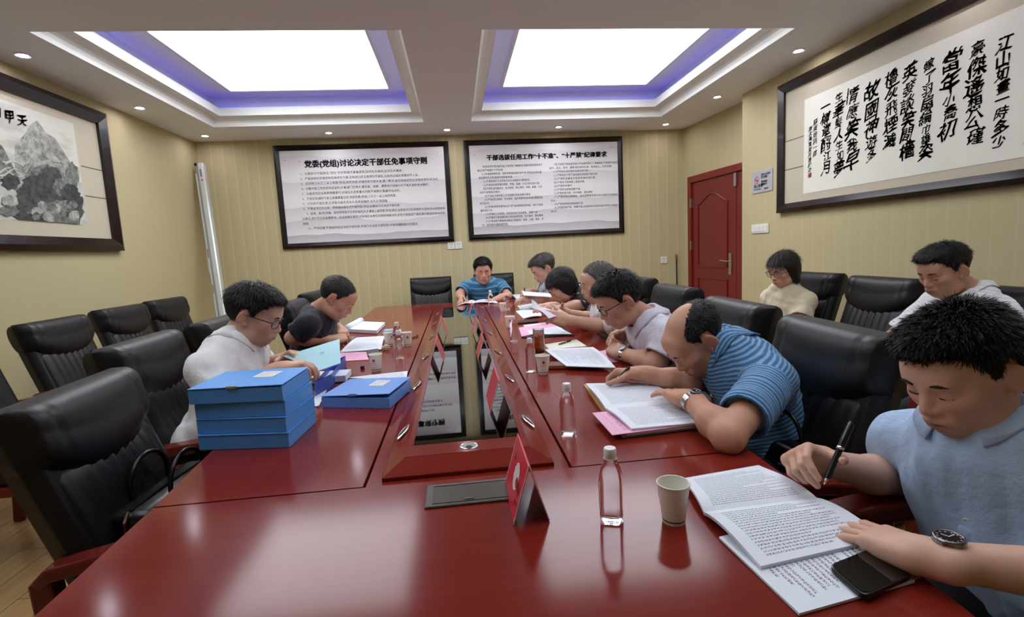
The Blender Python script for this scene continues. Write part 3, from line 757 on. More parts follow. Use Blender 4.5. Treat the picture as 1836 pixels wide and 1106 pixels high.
YS = 1.17; YE = 5.02; XS = .25
def slab(name, poly, m, z0=TZ - .045, z1=TZ, bev=.006):
    o = MB().prism(poly, z0, z1).build(name, m, tab)
    bm = bmesh.new(); bm.from_mesh(o.data); bmesh.ops.recalc_face_normals(bm, faces=bm.faces[:]); bmesh.ops.triangulate(bm, faces=bm.faces[:]); bm.to_mesh(o.data); bm.free(); return o
rc = .10
near = [(-tw_(.2) + rc, .2), (tw_(.2) - rc, .2), (tw_(.25) - .03, .23), (tw_(.3), .30)] + [(tw_(y), y) for y in (.6, .9, YS - .003)] + [(-tw_(y), y) for y in (YS - .003, .9, .6)] + [(-tw_(.3), .30), (-tw_(.25) + .03, .23)]
slab('end_top', near, WX)
ys = [YS + .003, 1.4, 1.8, 2.3, 2.8, 3.3, 3.8, 4.2, YE - .003]
slab('side_top', [(-XS - .003, ys[0])] + [(-XS - .003, ys[-1])] + [(-tw_(y), y) for y in reversed(ys)], WY)
slab('side_top', [(XS + .003, ys[-1]), (XS + .003, ys[0])] + [(tw_(y), y) for y in ys], WY)
slab('end_top', [(-tw_(YE), YE + .003), (tw_(YE), YE + .003), (tw_(5.45), 5.44), (tw_(5.47) - .04, 5.485), (-tw_(5.47) + .04, 5.485), (-tw_(5.45), 5.44)], WX)
slab('centre_top', [(-XS + .003, ys[0]), (XS - .003, ys[0]), (XS - .003, ys[-1]), (-XS + .003, ys[-1])], WY, TZ - .045, TZ - .004)
# raised bevelled frame around the glass
FX0, FX1, FZ = .212, .160, TZ + .026
FY0, FY1, FY2, FY3 = 1.195, 1.265, 4.85, 4.95
GX, GY0, GY1 = .146, 1.338, 4.775
fr = [[(-FX0, FY0), (FX0, FY0), (FX1, FY1), (-FX1, FY1)], [(FX0, FY0), (FX0, FY3), (FX1, FY2), (FX1, FY1)], [(FX0, FY3), (-FX0, FY3), (-FX1, FY2), (FX1, FY2)], [(-FX0, FY3), (-FX0, FY0), (-FX1, FY1), (-FX1, FY2)]]
for i, q in enumerate(fr):
    zz = (TZ + .006, TZ + .006, FZ, FZ)
    v = [(x, y, z) for (x, y), z in zip(q, zz)] + [(x, y, TZ - .004) for x, y in q]
    MB().add(v, [(0, 1, 2, 3), (7, 6, 5, 4), (0, 4, 5, 1), (1, 5, 6, 2), (2, 6, 7, 3), (3, 7, 4, 0)]).build('bevel_moulding', WX if i % 2 == 0 else WY, tab, bevel=.0015)
q4 = [(-FX1, FY1), (FX1, FY1), (FX1, FY2), (-FX1, FY2)]; g4 = [(-GX, GY0), (GX, GY0), (GX, GY1), (-GX, GY1)]
MB().add([(x, y, FZ) for x, y in q4] + [(x, y, FZ) for x, y in g4] + [(x, y, FZ - .012) for x, y in g4], [(i, (i + 1) % 4, 4 + (i + 1) % 4, 4 + i) for i in range(4)] + [(4 + i, 4 + (i + 1) % 4, 8 + (i + 1) % 4, 8 + i) for i in range(4)]).build('inner_border', WX, tab)
BGLASS = mat('black_glass', (5, 5, 5), rough=.015, spec=.85, coat=.6)
BGLASS.node_tree.nodes['Principled BSDF'].inputs['Coat Roughness'].default_value = .01
MB().box((-GX + .0005, GY0 + .0005, FZ - .010), (GX - .0005, GY1 - .0005, FZ - .001)).build('glass_panel', BGLASS, tab)
# chrome eye-shaped cable ports on the slanted moulding
CHROME = mat('chrome', (225, 225, 226), rough=.12, metal=1.)
DARKM = mat('dark_metal', (28, 28, 30), rough=.35, metal=.6)
for sx in (-1, 1):
    for y in (1.47, 2.0, 2.565, 3.17, 3.79, 4.39):
        c0 = Vector((sx * .187, y, TZ + .0215))
        a = Vector((-sx * (FX0 - FX1), 0, FZ - TZ - .006)).normalized(); b = Vector((0, 1, 0)); n_ = a.cross(b); 
        if n_.z < 0: n_ = -n_
        v = []; K = 20
        for rr, hh in ((1., 0.), (.82, .0022), (.66, .0014)):
            for k in range(K):
                t = 2 * math.pi * k / K
                v.append(c0 + a * .0115 * rr * math.sin(t) + (b + a * .25) * .048 * rr * math.cos(t) * (1 if rr > .9 else 1) + n_ * hh)
        o = MB().add(v, [(j * K + k, j * K + (k + 1) % K, (j + 1) * K + (k + 1) % K, (j + 1) * K + k) for j in range(2) for k in range(K)]).build('cable_port', CHROME, tab, smooth=True)
        MB().add([tuple(p) for p in v[2 * K:]], [tuple(range(K))]).build('port_insert', DARKM, o)
gr = MB().lathe([(.025, .0), (.025, .0016), (.0215, .0026), (.0195, .0018)], (.003, 1.302, FZ), n=32).build('cable_grommet', CHROME, tab, smooth=True)
MB().lathe([(.0197, .0019), (.001, .0019)], (.003, 1.302, FZ), n=28).build('grommet_lid', mat('grey_lid', (168, 168, 168), rough=.35, metal=.5), gr)
MB().lathe([(.009, .0024), (.001, .0024)], (.003, 1.291, FZ), n=20).build('grommet_hole', BLK, gr)
# socket box lid set in the near end
SOCK = mat('gunmetal', (92, 88, 82), rough=.42, metal=.75)
plq = MB().rbox((-.10, 1.034, TZ - .001), (.098, 1.139, TZ + .005), .003).build('socket_box_lid', SOCK, tab)
MB().box((-.084, 1.044, TZ + .0051), (.085, 1.124, TZ + .0062)).build('lid_panel', mat('gunmetal_2', (80, 76, 70), rough=.4, metal=.75), plq, bevel=.001)
MB().box((-.084, 1.123, TZ + .0062), (.085, 1.126, TZ + .0075)).build('lid_edge', CHROME, plq)
MB().box((-.014, 1.05, TZ + .0062), (.006, 1.054, TZ + .0078)).build('finger_catch', CHROME, plq)
# skirt and pedestals below the top
for sx in (-1, 1):
    MB().prism([(sx * (tw_(y) - .46), y) for y in (.5, 1.4, 2.3, 3.3, 4.2, 5.2)] + [(sx * (tw_(y) - .49), y) for y in (5.2, 4.2, 3.3, 2.3, 1.4, .5)], .12, TZ - .046).build('modesty_panel', WD, tab)
for y in (.62, 2.1, 3.6, 5.1): MB().box((-.215, y - .05, 0), (.215, y + .05, TZ - .046)).build('pedestal', WD, tab)
for sx in (-1, 1): 
    MB().prism([(sx * (tw_(y) - .004), y) for y in (.34, 1.4, 2.3, 3.3, 4.2, 5.4)] + [(sx * (tw_(y) - .05), y) for y in (5.4, 4.2, 3.3, 2.3, 1.4, .34)], TZ - .075, TZ - .0455).build('edge_rail', WD, tab)

# ------------------------------------------------------------------ leather chairs (local: facing +x, origin on the floor)
LEATHER = mat('black_leather', (17, 16, 17), rough=.4, spec=.42, bump=.25, bscale=260)
CHW = wood('chair_wood', (92, 26, 22), (122, 42, 34), 0, rough=.22, coat=.3)
def back_curve(z):
    """x of the middle of the backrest at height z"""
    return float(np.interp(z, [.42, .60, .80, .95, 1.06], [-.185, -.232, -.298, -.345, -.375]))
def pad(zc0, zc1, width, tf, tb, smile=0., pleat=0., seam=(), nu=40, nv=22, p=4., q=3., name='pad', roll=0.):
    V = []; F = []
    for side in (1, -1):
        for j in range(nv + 1):
            for i in range(nu + 1):
                u = -1 + 2 * i / nu; v = -1 + 2 * j / nv
                zlow = zc0 - smile * (1 - u * u)
                z = zlow + (zc1 - zlow) * (v + 1) / 2
                e = max(0., 1 - abs(u) ** p) ** (1 / p) * max(0., 1 - abs(v) ** q) ** (1 / q)
                t = (tf if side > 0 else tb) * e
                if side > 0:
                    if pleat: t += pleat * e * max(0, 1 - abs(u) * .9) * (.5 + .5 * math.sin(u * 30)) * (.25 + .75 * (v + 1) / 2)
                    for su in seam: t -= .008 * e * math.exp(-((u - su) / .03) ** 2)
                    if roll: t += roll * max(0, v - .1) * e
                V.append((back_curve(z) + t * side * .97, u * width / 2, z + t * side * .2))
    st = nu + 1; off = st * (nv + 1)
    for j in range(nv):
        for i in range(nu):
            a = j * st + i; F.append((a, a + 1, a + st + 1, a + st)); F.append((off + a, off + a + st, off + a + st + 1, off + a + 1))
    return MB().add(V, F)
def make_chair():
    r = thing('leather_chair', '', 'chair')
    MB().rbox((-.25, -.232, .36), (.27, .232, .475), .045, seg=4).build('seat', LEATHER, r, smooth=True)
    pad(.44, 1.00, .475, .045, .05, p=7, q=7, name='back').build('backrest', LEATHER, r, smooth=True)
    pad(.46, .86, .435, .062, .0, pleat=.014, p=5, q=4).build('lumbar_cushion', LEATHER, r, smooth=True)
    pad(.868, 1.025, .48, .082, .06, smile=.085, seam=(-.72, .72), p=8, q=2.6, roll=.02).build('head_cushion', LEATHER, r, smooth=True)
    for s in (-1, 1):
        y = s * .255
        path = [(-.30, y, .60), (-.27, y, .628), (-.15, y, .648), (.05, y, .662), (.17, y, .665), (.235, y, .655), (.27, y, .62), (.285, y, .57)]
        MB().tube(path, [.8, 1, 1, 1.1, 1.15, 1.15, 1.1, .95], rect=(.062, .036)).build('armrest', CHW, r, bevel=.008)
        MB().tube([(.283, y, .575), (.288, y, .35), (.275, y, .0)], [1, 1, .8], rect=(.05, .046), up=(1, 0, 0)).build('leg', CHW, r, bevel=.006)
        MB().tube([(-.29, y, .61), (-.28, y, .35), (-.32, y, .0)], [1, 1, .8], rect=(.046, .05), up=(1, 0, 0)).build('leg', CHW, r, bevel=.006)
        MB().box((-.27, s * .222 - .02, .33), (.275, s * .222 + .025, .375)).build('side_rail', CHW, r, bevel=.006)
    MB().box((.23, -.235, .315), (.262, .235, .37)).build('front_rail', CHW, r, bevel=.006)
    return r
chair0 = make_chair(); _used = [False]
def chair(bx, by, deg, label, group, hz=1.):
    """bx,by: where the top of the backrest is; deg: direction the chair faces"""
    a = math.radians(deg)
    o = copy_tree(chair0) if _used[0] else chair0
    _used[0] = True
    o.location = (bx + .36 * math.cos(a), by + .36 * math.sin(a), 0); o.rotation_euler = (0, 0, a); o.scale = (1, 1, hz)
    return tag(o, label, 'chair', group)
GW, GT = 'black leather chairs along the walls', 'black leather chairs around the table'
chair(-2.42, 2.56, 2, 'black leather chair cut by the left photo edge, against the left wall', GW)
chair(-2.42, 3.24, 0, 'black leather chair under the mountain painting, nearest whole chair of the left wall row', GW)
chair(-2.50, 3.98, -2, 'black leather chair along the left wall, middle of the three whole ones', GW)
chair(-2.55, 4.66, -3, 'black leather chair along the left wall, closest to the screen casing', GW)
chair(-1.09, 1.47, 4, 'empty black leather chair nearest at the left table side with a handbag on its seat', GT, .965)
chair(-1.28, 2.11, 2, 'black leather chair behind the man in the white shirt', GT)
chair(-1.26, 2.74, 0, 'empty black leather chair between the white shirted and the navy shirted man', GT)
chair(-1.16, 3.56, 0, 'black leather chair of the man in the navy T-shirt', GT)
chair(-1.26, 4.55, -6, 'black leather chair just past the navy shirted man, mostly hidden', GT)
chair(-.31, 5.98, -90, 'empty black leather chair at the far end of the table', GT)
chair(.43, 6.02, -92, 'black leather chair of the man at the far end of the table', GT)
chair(1.50, 4.00, 183, 'black leather chair behind the woman in the dark floral blouse', GT)
chair(1.40, 4.70, 184, 'black leather chair of the man in the light grey polo, hidden behind the others', GT)
chair(1.37, 3.00, 181, 'black leather chair behind the grey haired man in the white polo', GT)
chair(1.25, 2.10, 178, 'black leather chair between the man in the pale lilac shirt and the red door', GT)
chair(1.16, 1.40, 176, 'black leather chair behind the balding man, with a black bag on its seat', GT)
chair(1.42, .74, 178, 'black leather chair of the man in the light blue shirt', GT)
chair(2.60, 3.40, 182, 'black leather chair of the woman seated by the right wall', GW)
chair(2.55, 2.74, 180, 'empty black leather chair between the two people at the right wall', GW)
chair(2.46, 2.02, 178, 'black leather chair of the man in white seated by the right wall', GW)
# ------------------------------------------------------------------ people: implicit surfaces meshed with surface nets
class Field:
    def __init__(s, lo, hi, res):
        s.lo = np.array(lo, np.float32); s.res = res
        s.n = np.ceil((np.array(hi) - np.array(lo)) / res).astype(int) + 1
        s.ax = [s.lo[i] + res * np.arange(s.n[i], dtype=np.float32) for i in range(3)]
        s.D = np.full(s.n, .08, np.float32)
    def win(s, lo, hi):
        i0 = np.clip(np.floor((np.array(lo) - s.lo) / s.res).astype(int), 0, s.n); i1 = np.clip(np.ceil((np.array(hi) - s.lo) / s.res).astype(int) + 1, 0, s.n)
        if (i1 <= i0).any(): return None
        sl = tuple(slice(a, b) for a, b in zip(i0, i1))
        X, Y, Z = s.ax[0][sl[0]][:, None, None], s.ax[1][sl[1]][None, :, None], s.ax[2][sl[2]][None, None, :]
        return sl, X, Y, Z
    def put(s, sl, d, k, mode='u'):
        a = s.D[sl]; d = d.astype(np.float32)
        if mode == 'u':
            h = np.maximum(k - np.abs(a - d), 0) / k if k > 0 else 0
            s.D[sl] = np.minimum(a, d) - h * h * k * .25
        else:
            d = -d
            h = np.maximum(k - np.abs(a - d), 0) / k if k > 0 else 0
            s.D[sl] = np.maximum(a, d) + h * h * k * .25
    def cone(s, a, b, ra, rb, k=.02, mode='u', flat=None):
        a = np.array(a, float); b = np.array(b, float); m = max(ra, rb) + k + 3 * s.res
        w_ = s.win(np.minimum(a, b) - m, np.maximum(a, b) + m)
        if w_ is None: return
        sl, X, Y, Z = w_; ab = b - a; L2 = max(ab @ ab, 1e-12)
        t = np.clip(((X - a[0]) * ab[0] + (Y - a[1]) * ab[1] + (Z - a[2]) * ab[2]) / L2, 0, 1)
        d = np.sqrt((X - a[0] - t * ab[0]) ** 2 + (Y - a[1] - t * ab[1]) ** 2 + (Z - a[2] - t * ab[2]) ** 2) - (ra + (rb - ra) * t)
        s.put(sl, d, k, mode)
    def ell(s, c, r, M=None, k=.02, mode='u'):
        c = np.array(c, float); r = np.array(r, float); M = np.eye(3) if M is None else M
        m = r.max() + k + 3 * s.res; w_ = s.win(c - m, c + m)
        if w_ is None: return
        sl, X, Y, Z = w_; dx, dy, dz = X - c[0], Y - c[1], Z - c[2]
        q = [(dx * M[i][0] + dy * M[i][1] + dz * M[i][2]) for i in range(3)]
        k0 = np.sqrt(sum((q[i] / r[i]) ** 2 for i in range(3))) + 1e-9; k1 = np.sqrt(sum((q[i] / r[i] ** 2) ** 2 for i in range(3))) + 1e-9
        s.put(sl, k0 * (k0 - 1) / k1, k, mode)
    def rbox(s, c, hw, rad, M, k=.01, mode='u'):
        c = np.array(c, float); m = np.linalg.norm(hw) + rad + k + 3 * s.res; w_ = s.win(c - m, c + m)
        if w_ is None: return
        sl, X, Y, Z = w_; dx, dy, dz = X - c[0], Y - c[1], Z - c[2]
        q = [np.abs(dx * M[i][0] + dy * M[i][1] + dz * M[i][2]) - hw[i] for i in range(3)]
        d = np.sqrt(sum(np.maximum(x, 0) ** 2 for x in q)) + np.minimum(np.maximum(np.maximum(q[0], q[1]), q[2]), 0) - rad
        s.put(sl, d, k, mode)
    def cut(s, p, n, k=.004, ball=None):
        """remove everything on the +n side of the plane through p (optionally only inside a ball)"""
        n = np.array(n, float); n = n / np.linalg.norm(n); p = np.array(p, float)
        if ball: w_ = s.win(p - ball, p + ball)
        else: w_ = s.win(s.lo, s.lo + s.n * s.res)
        if w_ is None: return
        sl, X, Y, Z = w_
        d = (X - p[0]) * n[0] + (Y - p[1]) * n[1] + (Z - p[2]) * n[2]
        if ball: d = np.where((X - p[0]) ** 2 + (Y - p[1]) ** 2 + (Z - p[2]) ** 2 < ball * ball, d, -1.)
        s.put(sl, -d, k, 's')
    def sleeve(s, a, e, ra, rb, ri, k=.03):
        """cloth tube from the shoulder a to its open end e"""
        a = np.array(a, float); e = np.array(e, float); ab = e - a; Ln = np.linalg.norm(ab); d_ = ab / Ln
        m = max(ra, rb) + k + .02; w_ = s.win(np.minimum(a, e) - m, np.maximum(a, e) + m)
        if w_ is None: return
        sl, X, Y, Z = w_
        t0 = (X - a[0]) * d_[0] + (Y - a[1]) * d_[1] + (Z - a[2]) * d_[2]; t = np.maximum(t0, 0)
        rad = np.sqrt((X - a[0] - t * d_[0]) ** 2 + (Y - a[1] - t * d_[1]) ** 2 + (Z - a[2] - t * d_[2]) ** 2)
        d = rad - (ra + (rb - ra) * np.minimum(t / Ln, 1.2))
        wav = .004 * np.sin(t * 70 + 3 * np.sin(X * 40 + Y * 35)) * np.clip(t / Ln, 0, 1)
        d = np.maximum(d + wav, t0 - Ln)
        d = np.maximum(d, -np.maximum(rad - ri, (Ln - .03) - t0))
        s.put(sl, d, k)
    def ripple(s, amp, freq, seed, aniso=(1, 1, 1)):
        r = random.Random(seed); X, Y, Z = s.ax[0][:, None, None], s.ax[1][None, :, None], s.ax[2][None, None, :]
        tot = 0
        for i in range(4):
            a = [r.uniform(-1, 1) * aniso[j] for j in range(3)]; q = freq * (1 + .6 * i) / max(np.linalg.norm(a), .2)
            tot = tot + np.sin(q * (a[0] * X + a[1] * Y + a[2] * Z) + r.uniform(0, 6)).astype(np.float32) / (1 + .5 * i)
        s.D += (amp * .5) * tot
    def value(s, p):
        i = np.round((np.array(p) - s.lo) / s.res).astype(int)
        if (i < 0).any() or (i >= s.n).any(): return 1.
        return float(s.D[tuple(i)])
    def mesh(s):
        D = s.D; res = s.res
        D[0] = D[-1] = .05; D[:, 0] = D[:, -1] = .05; D[:, :, 0] = D[:, :, -1] = .05
        I = D < 0
        acc = np.zeros(tuple(s.n - 1), np.uint8)
        for dx in (0, 1):
            for dy in (0, 1):
                for dz in (0, 1): acc += I[dx:s.n[0] - 1 + dx, dy:s.n[1] - 1 + dy, dz:s.n[2] - 1 + dz]
        act = (acc > 0) & (acc < 8); cells = np.argwhere(act)
        idx = np.full(act.shape, -1, np.int32); idx[act] = np.arange(len(cells))
        off = [(dx, dy, dz) for dx in (0, 1) for dy in (0, 1) for dz in (0, 1)]
        vals = np.stack([D[cells[:, 0] + o[0], cells[:, 1] + o[1], cells[:, 2] + o[2]] for o in off], 1)
        P = np.zeros((len(cells), 3), np.float32); cnt = np.zeros(len(cells), np.float32)
        for i, a in enumerate(off):
            for j, b in enumerate(off):
                if j <= i or sum(abs(a[q] - b[q]) for q in range(3)) != 1: continue
                va, vb = vals[:, i], vals[:, j]; x = (va < 0) != (vb < 0)
                t = np.where(x, va / np.where(x, va - vb, 1), 0)
                pt = np.array(a, np.float32) + t[:, None] * (np.array(b, np.float32) - np.array(a, np.float32))
                P += np.where(x[:, None], pt, 0); cnt += x
        V = s.lo + res * (cells + P / np.maximum(cnt, 1)[:, None])
        Fs = []
        for ax in range(3):
            u, v = (ax + 1) % 3, (ax + 2) % 3
            sl0 = [slice(None)] * 3; sl1 = [slice(None)] * 3; sl0[ax] = slice(0, -1); sl1[ax] = slice(1, None)
            A, B = I[tuple(sl0)], I[tuple(sl1)]
            e = np.argwhere(A != B)
            e = e[(e[:, u] > 0) & (e[:, v] > 0) & (e[:, u] < s.n[u] - 1) & (e[:, v] < s.n[v] - 1)]
            ina = A[e[:, 0], e[:, 1], e[:, 2]]
            def cell(du, dv):
                c = e.copy(); c[:, u] -= du; c[:, v] -= dv; return idx[c[:, 0], c[:, 1], c[:, 2]]
            q = np.stack([cell(1, 1), cell(0, 1), cell(0, 0), cell(1, 0)], 1)
            q = np.where(ina[:, None], q, q[:, ::-1]); Fs.append(q)
        return V, np.concatenate(Fs)

def vnoise(x, y, z, seed):
    tb = np.random.default_rng(seed).random((32, 32, 32)).astype(np.float32)
    x, y, z = np.broadcast_arrays(x, y, z)
    i, j, k = [np.floor(a).astype(int) for a in (x, y, z)]; u, v, w_ = [a - b for a, b in ((x, i), (y, j), (z, k))]
    u, v, w_ = [a * a * (3 - 2 * a) for a in (u, v, w_)]
    g = lambda a, b, c: tb[(i + a) % 32, (j + b) % 32, (k + c) % 32]
    return ((g(0, 0, 0) * (1 - u) + g(1, 0, 0) * u) * (1 - v) + (g(0, 1, 0) * (1 - u) + g(1, 1, 0) * u) * v) * (1 - w_) + ((g(0, 0, 1) * (1 - u) + g(1, 0, 1) * u) * (1 - v) + (g(0, 1, 1) * (1 - u) + g(1, 1, 1) * u) * v) * w_

def np_mesh(name, V, F, m, parent, smooth=True):
    me = bpy.data.meshes.new(name)
    me.vertices.add(len(V)); me.vertices.foreach_set('co', np.ascontiguousarray(V, np.float32).ravel())
    me.loops.add(len(F) * 4); me.loops.foreach_set('vertex_index', np.ascontiguousarray(F, np.int32).ravel())
    me.polygons.add(len(F)); me.polygons.foreach_set('loop_start', np.arange(0, len(F) * 4, 4, dtype=np.int32))
    me.update(); me.validate()
    if smooth: me.shade_smooth()
    me.materials.append(m)
    o = bpy.data.objects.new(name, me); link(o, parent)
    if parent is not None: o.data.transform(Matrix.Translation(-Vector(parent.location)))
    return o
def smooth_verts(V, F, it=2, lam=.5):
    n = len(V)
    for _ in range(it):
        acc = np.zeros_like(V); cnt = np.zeros(n, np.float32)
        for i in range(4):
            a, b = F[:, i], F[:, (i + 1) % 4]
            np.add.at(acc, a, V[b]); np.add.at(cnt, a, 1)
        V = V + lam * (acc / np.maximum(cnt, 1)[:, None] - V)
    return V
def set_col(o, C):
    at = o.data.color_attributes.new('Col', 'FLOAT_COLOR', 'POINT')
    at.data.foreach_set('color', np.concatenate([C, np.ones((len(C), 1))], 1).astype(np.float32).ravel())
def set_scalar(o, name, s):
    at = o.data.attributes.new(name, 'FLOAT', 'POINT'); at.data.foreach_set('value', np.asarray(s, np.float32))

def axes(fwd, up):
    f = unit(fwd); u = np.array(up, float); u = unit(u - f * (u @ f)); r = np.cross(f, u); return np.stack([r, f, u])   # rows: right, forward, up

SKIN = mat('skin', (200, 150, 120), rough=.48, attr='Col', sss=.08, bump=.04, bscale=400)
def hair_mat(name, rgb, tip):
    m = mat(name, rgb, rough=.42, spec=.35)
    b = m.node_tree.nodes['Principled BSDF']
    tc = N(m, 'ShaderNodeTexCoord'); mp = N(m, 'ShaderNodeMapping'); mp.inputs['Scale'].default_value = (1, 1, .25); L(m, tc.outputs['Object'], mp.inputs[0])
    n = N(m, 'ShaderNodeTexNoise'); n.inputs['Scale'].default_value = 260; n.inputs['Detail'].default_value = 4; L(m, mp.outputs[0], n.inputs['Vector'])
    rp = N(m, 'ShaderNodeMapRange'); rp.inputs['From Min'].default_value = .4; rp.inputs['From Max'].default_value = .68; L(m, n.outputs['Fac'], rp.inputs['Value'])
    L(m, mixrgb(m, rp.outputs[0], lin(rgb), lin(tip)), b.inputs['Base Color'])
    bp = N(m, 'ShaderNodeBump'); bp.inputs['Strength'].default_value = .8; bp.inputs['Distance'].default_value = .004; L(m, n.outputs['Fac'], bp.inputs['Height']); L(m, bp.outputs[0], b.inputs['Normal'])
    return m
HAIR_BLACK = hair_mat('hair_black', (16, 15, 16), (34, 31, 31)); HAIR_GREY = hair_mat('hair_grey', (66, 62, 60), (128, 122, 118)); HAIR_DARKGREY = hair_mat('hair_dark_grey', (44, 41, 40), (92, 86, 82)); HAIR_BROWN = hair_mat('hair_brown', (26, 20, 19), (58, 44, 40))
LASH = mat('lash', (24, 18, 18), rough=.6)
MOUTH = mat('mouth_line', (96, 44, 42), rough=.6)
BROW = mat('brow', (34, 28, 27), rough=.8)

# one hand: returns nothing, draws into the field.  w = wrist, fw = towards the fingers, back = out of the back of the hand, side = +1 thumb on the local left
CURL = {
    'flat': ([(4, 10, 8), (4, 8, 8), (5, 9, 8), (7, 12, 10)], (.17, .05, -.07, -.20), (22, 14, 10)),
    'rest': ([(18, 24, 16), (20, 26, 18), (22, 28, 18), (26, 30, 20)], (.10, .03, -.04, -.10), (25, 20, 18)),
    'pen': ([(40, 46, 24), (50, 58, 30), (62, 76, 42), (68, 82, 48)], (-.02, .0, -.02, -.04), (50, 34, 26)),
    'hold': ([(30, 30, 16), (34, 34, 20), (40, 38, 22), (46, 40, 24)], (.08, .02, -.03, -.08), (40, 10, 5)),
    'clasp': ([(42, 62, 40), (44, 64, 40), (46, 64, 40), (48, 64, 40)], (.03, .01, -.01, -.03), (30, 30, 20)),
}
def draw_hand(S, w, fw, back, thumb, pose, s=1., k=.006):
    """thumb: unit-ish vector towards the thumb side"""
    f = unit(fw); b = np.array(back, float); b = unit(b - f * (b @ f)); t = np.array(thumb, float); t = unit(t - f * (t @ f) - b * (t @ b))
    M = np.stack([f, t, b])
    P = lambda x, y, z: np.array(w) + s * (f * x + t * y + b * z)
    S.rbox(P(.050, -.001, 0), np.array([.030, .026, .003]) * s, .0115 * s, M, k=.014)
    S.cone(P(-.03, 0, 0), P(.03, 0, 0), .026 * s, .025 * s, .02)
    S.cone(P(.012, .024, -.006), P(.045, .034, -.008), .018 * s, .015 * s, .014)      # thumb mound
    S.cone(P(.015, -.022, -.006), P(.055, -.027, -.006), .016 * s, .013 * s, .014)
    curls, spread, th = CURL[pose]
    tips = []
    for i, (y0, ln, r) in enumerate(((.028, .92, .0086), (.0095, 1., .0090), (-.0095, .94, .0086), (-.0275, .76, .0078))):
        p = P(.086 if i != 3 else .078, y0, .002); a = 0.; sp = spread[i]
        dirp = unit(f + t * sp)
        prev = p
        S.cone(P(.055, y0 * .8, .002), p, r * 1.12 * s, r * 1.14 * s, .012)
        for q, l in enumerate((.044, .027, .021)):
            a += math.radians(curls[i][q]); d = dirp * math.cos(a) - b * math.sin(a)
            nx = prev + d * l * ln * s
            S.cone(prev, nx, r * (1.06, .98, .9)[q] * s, r * (.98, .9, .78)[q] * s, .0025)
            prev = nx
        tips.append(prev)
    # thumb
    a0, a1, a2 = [math.radians(x) for x in th]
    d = unit(f * .62 + t * .72 - b * (.15 + .9 * math.sin(a0 * .6))); p = P(.030, .034, -.006)
    q = p + d * .040 * s; S.cone(p, q, .0125 * s, .0105 * s, .010)
    d2 = unit(d * math.cos(a1) + f * math.sin(a1) * .9 - b * math.sin(a1) * .3); q2 = q + d2 * .030 * s; S.cone(q, q2, .0104 * s, .0098 * s, .004)
    d3 = unit(d2 * math.cos(a2) + f * math.sin(a2)); S.cone(q2, q2 + d3 * .022 * s, .0098 * s, .0078 * s, .004)
    return (tips[0] + q2 + d3 * .018 * s) / 2

def draw_head(S, c, M, s, k=.02, jaw=1., ears=True, female=False):
    """M rows: right, forward, up"""
    P = lambda x, y, z: np.array(c) + s * (M[0] * x + M[1] * y + M[2] * z)
    E = lambda x, y, z, rx, ry, rz, k=.02, mode='u': S.ell(P(x, y, z), np.array([rx, ry, rz]) * s, M, k * s, mode)
    E(0, -.014, .030, .076, .097, .084, .01)
    E(0, .034, -.018, .064 * (.5 + .5 * jaw), .062, .082, .03)
    E(0, .018, -.058, .056 * jaw, .062, .052, .03)
    E(0, .060, -.096, .027 * jaw, .026, .020, .03)
    for q in (-1, 1):
        E(q * .040, .062, -.022, .024, .024, .020, .025)         # cheek bones
        E(q * .043, .022, -.080, .022 * jaw, .030, .022, .03)     # jaw corners
    S.cone(P(-.034, .082, .018), P(.034, .082, .018), .011 * s, .011 * s, .02 * s)   # brow
    E(0, .072, .045, .05, .024, .035, .03)                       # forehead
    for q in (-1, 1):
        E(q * .031, .103, -.001, .017, .013, .010, .014, 's')
        E(q * .031, .080, -.003, .0155, .0135, .0115, .006)       # lids over the eyes
    S.cone(P(0, .090, .010), P(0, .109, -.030), .0075 * s, .0115 * s, .014 * s)      # nose
    for q in (-1, 1): E(q * .0125, .098, -.034, .0085, .011, .0075, .008)
    E(0, .090, -.066, .030, .016, .022, .022)                    # muzzle
    E(0, .1025, -.0595, .0215, .0075, .0052, .006)
    E(0, .1005, -.0705, .0185, .0080, .0060, .006)
    E(0, .110, -.0652, .0240, .010, .0012, .003, 's')
    E(0, .103, -.0815, .020, .008, .005, .010, 's')
    if ears:
        for q in (-1, 1):
            Me = M.copy(); a = math.radians(14)
            Me[1] = M[1] * math.cos(a) - M[2] * math.sin(a); Me[2] = M[2] * math.cos(a) + M[1] * math.sin(a)
            b = math.radians(26 * q); r0 = Me[0].copy(); Me[0] = r0 * math.cos(b) + Me[1] * math.sin(b); Me[1] = Me[1] * math.cos(b) - r0 * math.sin(b)
            S.ell(P(q * .079, -.012, -.008), np.array([.0085, .0195, .033]) * s, Me, .008 * s)
            S.ell(P(q * .089, -.006, -.004), np.array([.006, .0105, .019]) * s, Me, .006 * s, 's')
            E(q * .074, .004, -.034, .006, .007, .009, .006)

